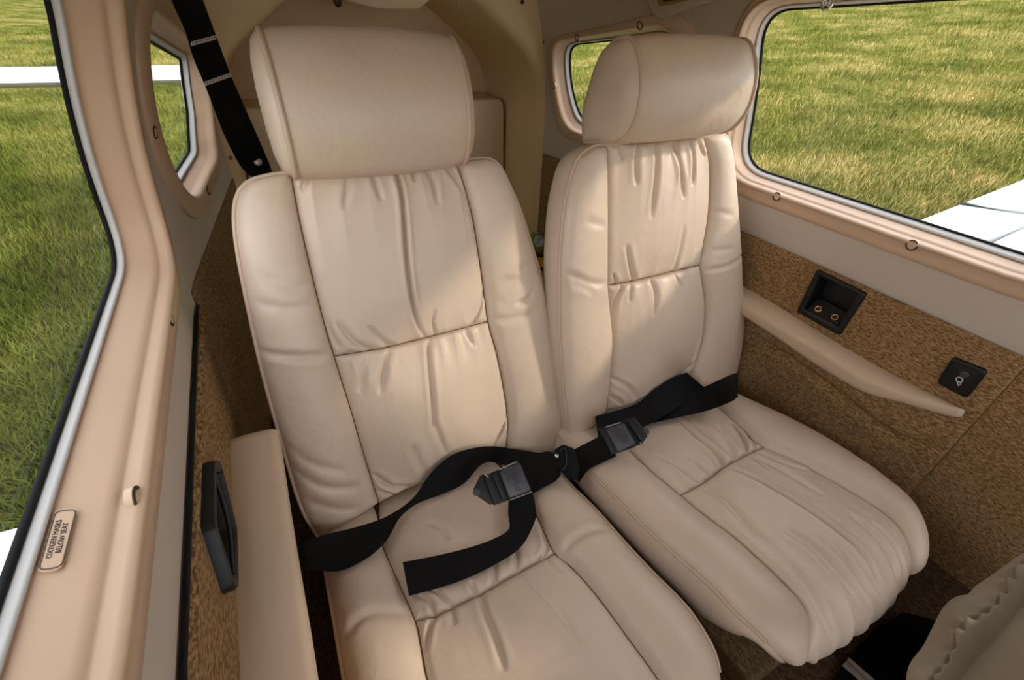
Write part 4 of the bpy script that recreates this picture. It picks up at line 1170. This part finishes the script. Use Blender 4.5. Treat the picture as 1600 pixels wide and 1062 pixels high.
def shoulder_belt():
    # hangs free from the cabin roof to the shelf behind the left seat
    def pt(px, py, Y): return on_axis(px, py, 1, Y)
    A = catmull([(258, -30), (270, 6), (290, 50), (302, 90), (325, 145), (350, 210), (375, 258), (392, 277), (398, 300)], 8)
    B = catmull([(302, -35), (317, 0), (330, 35), (343, 70), (362, 120), (388, 180), (410, 230), (423, 262), (430, 292)], 8)
    Y = np.linspace(.86, 1.12, len(A))
    R0 = np.array([pt(*a, y) for a, y in zip(A, Y)]); R1 = np.array([pt(*b, y) for b, y in zip(B, Y)])
    t = thing('shoulder_belt', 'black shoulder belt with two pale stitch rows hanging behind the left seat', 'seat belt', R0[-1])
    n = len(A); G = np.stack([R0 * (1 - q) + R1 * q for q in np.linspace(0, 1, 5)], 1)
    Nn = np.cross(np.gradient(G, axis=0), np.gradient(G, axis=1)); Nn /= np.linalg.norm(Nn, axis=2)[..., None]
    Nn *= np.sign(-(Nn[..., 1:2]))
    a, b = G.reshape(-1, 3), (G - Nn * .0016).reshape(-1, 3); q = len(a)
    F = grid_faces(5, n) + grid_faces(5, n, off=q, flip=True)
    for i in range(n - 1):
        F.append((i * 5, (i + 1) * 5, (i + 1) * 5 + q, i * 5 + q)); F.append((i * 5 + 4, i * 5 + 4 + q, (i + 1) * 5 + 4 + q, (i + 1) * 5 + 4))
    s = obj('strap', np.concatenate([a, b]), F, M['web'], t, True, 40)
    for (x0, y0), (x1, y1), w in (((298, 69), (338, 58), 7), ((320, 131), (363, 116), 7)):
        i = int(np.argmin(np.hypot(A[:, 0] - x0, A[:, 1] - y0))); yy = Y[i] - .004
        P = [pt(x0, y0 - w / 2, yy), pt(x1, y1 - w / 2, yy), pt(x1, y1 + w / 2, yy), pt(x0, y0 + w / 2, yy)]
        st = prism('stitching', P, (0, -1, .2), 0, .0012, M['thread'], s)
        for k in range(9):
            f = (k + .7) / 9.4; c = P[0] * (1 - f) + P[1] * f; e = P[3] * (1 - f) + P[2] * f
            if k == 0: parts = []
            parts.append(tube_mesh([c + np.array([0, -.0014, 0]), c * .35 + e * .65 + np.array([.0008, -.0014, 0])], .0006, 5))
        rows = obj('stitch_row', *join(parts), M['ink2'], t)
    i = int(np.argmin(np.abs((A + B)[:, 1] / 2 - 255)))
    c = pt(403, 253, Y[i] - .002)
    parts = [disc_mesh(c, (0, -1, .3), .0065, .003, 18), ring_mesh(c + np.array([0, -.002, .0005]), (0, -1, .3), .0060, .0015)]
    obj('stud', *join(parts), M['steel'], t)
    V, F = box_mesh(pt(391, 277, Y[i] + .01), (.006, .004, .008), (1, 0, 0), (0, 1, 0), (0, 0, 1)); obj('anchor_tab', V, F, M['chrome'], t, False)
shoulder_belt()
def latch_bracket():
    P = [on_axis(x, y, 1, 1.34) for x, y in ((349, 280), (353, 300), (354, 312), (360, 318), (368, 328))]
    o = tube('latch_bracket', catmull(P, 5), .0035, M['steel'], None, 8)
    tag(o, 'thin bent metal latch on the rear bulkhead beside the left seat back', 'latch')
latch_bracket()

# ------------------------------------------------------------------ things behind and ahead of the seats
def bottle():
    # lime bottle lying in the baggage bay, its capped end towards the cabin
    c = on_axis(842, 377, 1, 1.30); rad = .026
    ax = np.array([.05, -.9, .42]); ax /= np.linalg.norm(ax)
    b = thing('bottle', 'lime bottle with round white label glimpsed between the two seat backs', 'bottle', c - ax * .1)
    U, W, N = frame(ax)
    prof = [(.026, -.20), (.030, -.19), (.030, -.03), (.029, -.01), (.024, .000), (.020, .002)]
    V = []; seg = 28
    for r, h in prof: V += [c + U * r * math.cos(a) + W * r * math.sin(a) + N * h for a in np.linspace(0, 2 * math.pi, seg, endpoint=False)]
    F = grid_faces(seg, len(prof), True) + [tuple((len(prof) - 1) * seg + i for i in range(seg)), tuple(range(seg))[::-1]]
    obj('body', V, F, M['lime'], b, True, 40)
    V, F = disc_mesh(c + N * .0021, N, .0195, .0012, 26, 0); lab = obj('label_disc', V, F, M['paper'], b, True, 40)
    up = np.array([0, 0, 1.]); rd = on_plane(845, 370, c, N) - on_plane(838, 382, c, N)
    lettering('lettering', 'OSSO', .0130, on_plane(842, 376, c + N * .0034, N), rd, np.cross(N, rd), M['ink_blue'], lab, .0003)
    # crumpled clear wrap round its neck
    path = []
    for k in range(40):
        a = 2 * math.pi * k / 40; r = .030 + .004 * math.sin(7 * a)
        path.append(c + U * r * math.cos(a) + W * r * math.sin(a) - N * (.006 + .003 * math.sin(11 * a)))
    tube('wrap', path, .0045, M['clear'], b, 8, True)
M['ink_blue'] = mat('navy_print', (.02, .015, .06, 1), .5)
bottle()
def canister():
    c = on_axis(845, 412, 1, 1.22)
    V, F = [], []
    cc = c + np.array([.005, .02, -.075]); seg = 28
    prof = [(.05, -.13), (.055, -.12), (.055, .055), (.05, .068), (.03, .072)]
    for r, h in prof: V += [cc + np.array([r * math.cos(a), r * math.sin(a), h]) for a in np.linspace(0, 2 * math.pi, seg, endpoint=False)]
    F = grid_faces(seg, len(prof), True) + [tuple((len(prof) - 1) * seg + i for i in range(seg)), tuple(range(seg))[::-1]]
    t = thing('canister', 'yellow canister with black collar standing behind the seats, under the lime bottle', 'canister', cc - np.array([0, 0, .13]))
    obj('body', V, F, M['yellow'], t, True, 40)
    V, F = tube_mesh([cc + np.array([.05 * math.cos(a), .05 * math.sin(a), .072]) for a in np.linspace(0, 2 * math.pi, 30, endpoint=False)], .007, 8, True)
    obj('collar', V, F, M['black'], t)
canister()
def front_seat():
    # back of the right front seat with its gathered map pocket, lower right corner
    O = np.array([.57, -.035, -.50]); N = np.array([-.15, .80, .58]); N /= np.linalg.norm(N)
    U, W, N = frame(N, (1, -.1, 0))
    def surf(a, b, n=0.0):
        a, b, n = np.broadcast_arrays(*[np.asarray(q, float) for q in (a, b, n)])
        return O + a[..., None] * U + b[..., None] * W + n[..., None] * N
    tr = lambda pts: trace(surf, pts, (0, 0))
    t = thing('front_seat', 'beige back of a front seat with gathered pocket, lower right corner', 'seat', (.66, -.08, -.82))
    edge = tr([(1425, 1110), (1432, 1062), (1441, 1025), (1452, 1000), (1475, 975), (1500, 958), (1522, 950), (1530, 925), (1550, 908), (1580, 899), (1615, 889), (1690, 870)])
    hem = tr([(1480, 1110), (1500, 1070), (1518, 1045), (1545, 1015), (1572, 985), (1600, 950), (1640, 915), (1700, 880)])
    nu, nv = 170, 46
    E, H = resample(catmull(edge, 8), nu), resample(catmull(hem, 8), nu)
    v = np.linspace(0, 1, nv)[:, None, None]
    P = E[None] * (1 - v) + H[None] * v
    vv = np.linspace(0, 1, nv)[:, None] + 0 * P[..., 0]; uu = np.linspace(0, 1, nu)[None] + 0 * vv
    h = .018 * np.sqrt(np.clip(1 - (1 - np.clip(vv / .5, 0, 1)) ** 2, 0, 1))
    L = 0.42
    h += .0042 * (.6 * np.sin(uu * 47 + 2.2 * np.sin(uu * 19) + 2 * vv) + .4 * np.sin(uu * 83 - 3 * vv)) * sstep((vv - .25) / .65) + .005 * np.sin(uu * 15 + vv * 3)
    h += -.006 * np.exp(-((vv - .86) / .05) ** 2) + .004 * np.exp(-((vv - .95) / .04) ** 2)
    h = h * (1 - sstep((vv - .94) / .06)) + .002
    V = surf(P[..., 0], P[..., 1], h)
    pocket = gridobj('map_pocket', V, M['fabric'], t)
    # smooth upholstery beyond the hem
    far = resample(catmull(tr([(1560, 1230), (1640, 1180), (1720, 1120), (1780, 1060), (1840, 1000)]), 8), nu)
    v = np.linspace(0, 1, 20)[:, None, None]
    P = H[None] * (1 - v) + far[None] * v
    vv = np.linspace(0, 1, 20)[:, None] + 0 * P[..., 0]
    obj_ = gridobj('backrest', surf(P[..., 0], P[..., 1], .002 + 0 * vv), M['fabric'], t)
    # sides and thickness: the gusset runs round the pocket edge and the far edge, the front face closes it
    ringE = np.concatenate([E, far[::-1]])
    nr = len(ringE); cE = ringE.mean(0)
    rows = [surf(cE[0] + (ringE[:, 0] - cE[0]) * k, cE[1] + (ringE[:, 1] - cE[1]) * k, n + 0 * ringE[:, 0]) for k, n in ((1, 0), (1.01, -.012), (1.01, -.04), (.97, -.07), (.90, -.085), (.5, -.09), (.01, -.09))]
    gridobj('side_gusset', np.array(rows), M['fabric'], t, closed_u=True)
    V, F = box_mesh((.70, -.13, -.73), (.16, .12, .18), (1, 0, 0), (0, 1, 0), (0, 0, 1))
    obj('pedestal', V, F, M['darkfloor'], t, False)
front_seat()
def floor_bits():
    P = [on_axis(x, y, 2, -.816) for x, y in ((1345, 985), (1330, 1025), (1420, 1062), (1505, 1000), (1440, 958), (1385, 962))]
    m = prism('footwell_shadow', rounded([on_axis(x, y, 2, -.819) for x, y in ((1270, 1110), (1322, 1034), (1368, 984), (1410, 958), (1460, 972), (1580, 1030), (1520, 1130), (1380, 1180))], .01, 3), (0, 0, 1), 0, .006, M['darkfloor'])  # dark sheet painted in where the footwell lies in shadow
    tag(m, 'black sheet standing in for footwell shadow ahead of the right seat', 'shadow')
    a, b = on_axis(1322, 1030, 2, -.805), on_axis(1372, 1074, 2, -.805)
    U = (b - a); L = np.linalg.norm(U); U /= L; W = np.cross((0, 0, 1.), U)
    r = thing('seat_rail', 'bright metal seat rail on the floor ahead of the right seat', 'rail', (a + b) / 2 - np.array([0, 0, .012]))
    b = a + U * .16; L = .16
    V, F = box_mesh((a + b) / 2, (L, .008, .010), U, W, (0, 0, 1)); bevel(obj('rail_web', V, F, M['steel'], r, False), .001)
    V, F = box_mesh((a + b) / 2 + np.array([0, 0, -.006]), (L, .020, .003), U, W, (0, 0, 1)); bevel(obj('rail_flange', V, F, M['steel'], r, False), .0008)
floor_bits()
# carpeted step under the right cushion
def heel_board():
    V, F = box_mesh((.66, .095, -.795), (.44, .12, .048), (1, 0, 0), (0, 1, 0), (0, 0, 1))
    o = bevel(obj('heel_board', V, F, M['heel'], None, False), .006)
    tag(o, 'brown carpeted step under the front of the right cushion', 'step')
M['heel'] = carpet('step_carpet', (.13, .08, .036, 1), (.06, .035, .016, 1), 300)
heel_board()

# ------------------------------------------------------------------ outside
def ground_z(X, Y):
    X = np.asarray(X, float)
    return -1.42 + .11 * np.maximum(0, X - 4.0) + .05 * np.maximum(0, -X - 6.0) + .03 * np.maximum(0, np.asarray(Y, float) - 12)
def meadow():
    xs = np.concatenate([-np.geomspace(.5, 80, 60)[::-1], [0, .4], np.geomspace(.9, 90, 70)])
    ys = np.concatenate([-np.geomspace(.5, 30, 25)[::-1], [0], np.geomspace(.3, 90, 70)])
    XX, YY = np.meshgrid(xs, ys)
    Z = ground_z(XX, YY) + .02 * np.sin(XX * 1.7) * np.cos(YY * 1.3)
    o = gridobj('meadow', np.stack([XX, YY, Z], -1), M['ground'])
    return struct(o)
meadow()
def grass():
    # blades where the windows look: right of the wing, left beside and behind the fuselage
    def wedge(n, sx):
        out = []
        while sum(len(o) for o in out) < n:
            px = rng.uniform(-10, 310, 40000) if sx < 0 else rng.uniform(885, 1615, 40000)
            py = rng.uniform(-40, 900, 40000) if sx < 0 else rng.uniform(-30, 400, 40000)
            D = np.stack([(px - 800) / FPX, (py - 531) / FPX, np.ones_like(px)], 1) @ CAMR
            ok = D[:, 2] < -.02; D = D[ok]
            k = -1.42 / D[:, 2]; P = D * k[:, None]
            # denser near than far, spread so that a step to the side still finds grass
            P[:, :2] += rng.normal(0, .25, (len(P), 2))
            m = (P[:, 0] > 1.6) & (P[:, 0] < 26) & (P[:, 1] < 24) if sx > 0 else (P[:, 0] < -.35) & (P[:, 0] > -14) & (P[:, 1] < 22)
            out.append(P[m])
        P = np.concatenate(out)[:n]; P[:, 2] = ground_z(P[:, 0], P[:, 1]); return P
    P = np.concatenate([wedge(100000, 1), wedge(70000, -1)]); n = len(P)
    dist = np.linalg.norm(P, axis=1)
    a = rng.uniform(0, 2 * math.pi, n); hgt = rng.uniform(.025, .085, n) * (1 + .015 * dist); wd = rng.uniform(.0014, .0028, n) * (1 + .12 * dist)
    lean = rng.uniform(.1, .9, n)
    side = np.stack([np.cos(a), np.sin(a), 0 * a], 1); fw = np.stack([-np.sin(a), np.cos(a), 0 * a], 1); up = np.array([0, 0, 1.])
    b0 = P - side * wd[:, None]; b1 = P + side * wd[:, None]
    md = P + fw * (lean * hgt * .35)[:, None] + up * (hgt * .65)[:, None]
    m0, m1 = md - side * (wd * .75)[:, None], md + side * (wd * .75)[:, None]
    tp = P + fw * (lean * hgt)[:, None] + up * hgt[:, None]
    V = np.stack([b0, b1, m0, m1, tp], 1).reshape(-1, 3) + np.array([0, 0, ZC])
    me = bpy.data.meshes.new('grass')
    me.vertices.add(len(V)); me.vertices.foreach_set('co', V.astype(np.float32).ravel())
    i = np.arange(n)[:, None] * 5
    tri = np.concatenate([i + np.array([0, 1, 3]), i + np.array([0, 3, 2]), i + np.array([2, 3, 4])], 1).reshape(-1, 3)
    me.loops.add(tri.size); me.loops.foreach_set('vertex_index', tri.ravel().astype(np.int32))
    me.polygons.add(len(tri)); me.polygons.foreach_set('loop_start', (np.arange(len(tri)) * 3).astype(np.int32))
    me.update(calc_edges=True)
    at = me.attributes.new('tint', 'FLOAT', 'POINT')
    at.data.foreach_set('value', np.repeat(rng.random(n) ** 1.3 * np.where(P[:, 0] < 0, .35, 1.0), 5).astype(np.float32))  # blades on the left coloured darker, standing in for the fuselage's shade
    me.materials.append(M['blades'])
    o = bpy.data.objects.new('grass', me); COL.objects.link(o)
    tag(o, 'mown green and straw coloured meadow grass outside the windows', 'grass'); o['kind'] = 'stuff'
grass()
def wing(side):
    zr = -.75
    def pt(x, y, side=side): return np.array([.405 + side * x, y, zr + .055 * max(0, x - .6)])
    if side > 0:
        a = on_plane(1435, 340, np.array([2.4, .9, zr + .055 * 1.5]), np.array([-.055, 0, 1.])); b = on_plane(1600, 276, np.array([2.4, .9, zr + .055 * 1.5]), np.array([-.055, 0, 1.]))
        g = on_plane(1490, 308, np.array([2.4, .9, zr + .055 * 1.5]), np.array([-.055, 0, 1.]))
        wing.te = ((a[0] - .405, a[1]), (b[0] - .405, b[1])); wing.gap = g[0] - .405
    (xa, ya), (xb, yb) = wing.te; sl = (yb - ya) / (xb - xa); te = lambda x: ya + sl * (x - xa) - (.045 if side < 0 else 0)
    t = thing('wing', 'white low wing seen through the %s window' % ('large right' if side > 0 else 'large left'), 'wing', pt(.62, .3), None)
    def slab(name, x0, x1, inset, ylead, parent, lift=0.0):
        xs = np.linspace(x0, x1, 16); rows = []
        for x in xs:
            T = te(x) - inset; c = T - ylead
            yy = np.concatenate([np.linspace(0, 1, 12), np.linspace(1, 0, 12)])
            th = np.concatenate([.012 + .09 * c * np.sqrt(np.linspace(0, 1, 12)) * (1.15 - np.linspace(0, 1, 12)), -.004 - .04 * c * np.sqrt(np.linspace(1, 0, 12)) * (1.15 - np.linspace(1, 0, 12))]) if c > .5 else \
                 np.concatenate([.006 + .035 * np.linspace(0, 1, 12), .0 - .01 * np.linspace(1, 0, 12)])
            rows.append([pt(x, T - c * q) + np.array([0, 0, h - .02 + lift]) for q, h in zip(yy, th)])
        A = np.array(rows); n = A.shape[1]
        F = grid_faces(n, 16, True) + [tuple(range(n)), tuple(15 * n + i for i in range(n))]
        return obj(name, A.reshape(-1, 3), F, M['white'], parent, True, 35)
    gp = wing.gap
    slab('wing_skin', .60, 5.2, .26, -1.0, t)
    slab('flap', .62, gp - .012, 0.0, te(1.5) - .235, t)
    slab('aileron', gp + .012, 5.2, 0.0, te(3) - .235, t)
    tube('hinge_gap', [pt(gp, te(gp) + .002) + np.array([0, 0, -.012]), pt(gp, te(gp) - .24) + np.array([0, 0, .0])], .010, M['flapgap'], t, 6)
wing(1); wing(-1)
def tailplane():
    a, b = on_axis(0, 120, 1, 4.0), on_axis(290, 114, 1, 4.0)
    zt = (a[2] + b[2]) / 2
    t = thing('tailplane', 'white horizontal tailplane far behind, seen through both left windows', 'tailplane', (.405, 4.3, zt - .1))
    for s in (-1, 1):
        xs = np.linspace(.06, 1.95, 14); rows = []
        for x in xs:
            th = np.linspace(0, 2 * math.pi, 22, endpoint=False)
            rows.append(np.stack([np.full(22, .405 + s * x), 4.36 - .36 * np.cos(th), zt - .035 + .042 * np.sin(th) * (1 - .4 * np.cos(th + math.pi))], -1))
        A = np.array(rows)
        F = grid_faces(22, 14, True) + [tuple(range(22)), tuple(13 * 22 + i for i in range(22))]
        obj('tail_half', A.reshape(-1, 3), F, M['white'], t, True, 50)
    path = [(.405, 1.85, -.45), (.405, 3.0, -.44), (.405, 4.0, -.42), (.405, 5.0, -.40)]
    V, F = tube_mesh(catmull(np.array(path), 6), np.linspace(.30, .10, 19), 24)
    obj('tail_cone', V, F, M['white'], t, True, 50)
tailplane()
print('built', len(bpy.data.objects), 'objects', sum(len(o.data.polygons) for o in bpy.data.objects if o.type == 'MESH'))
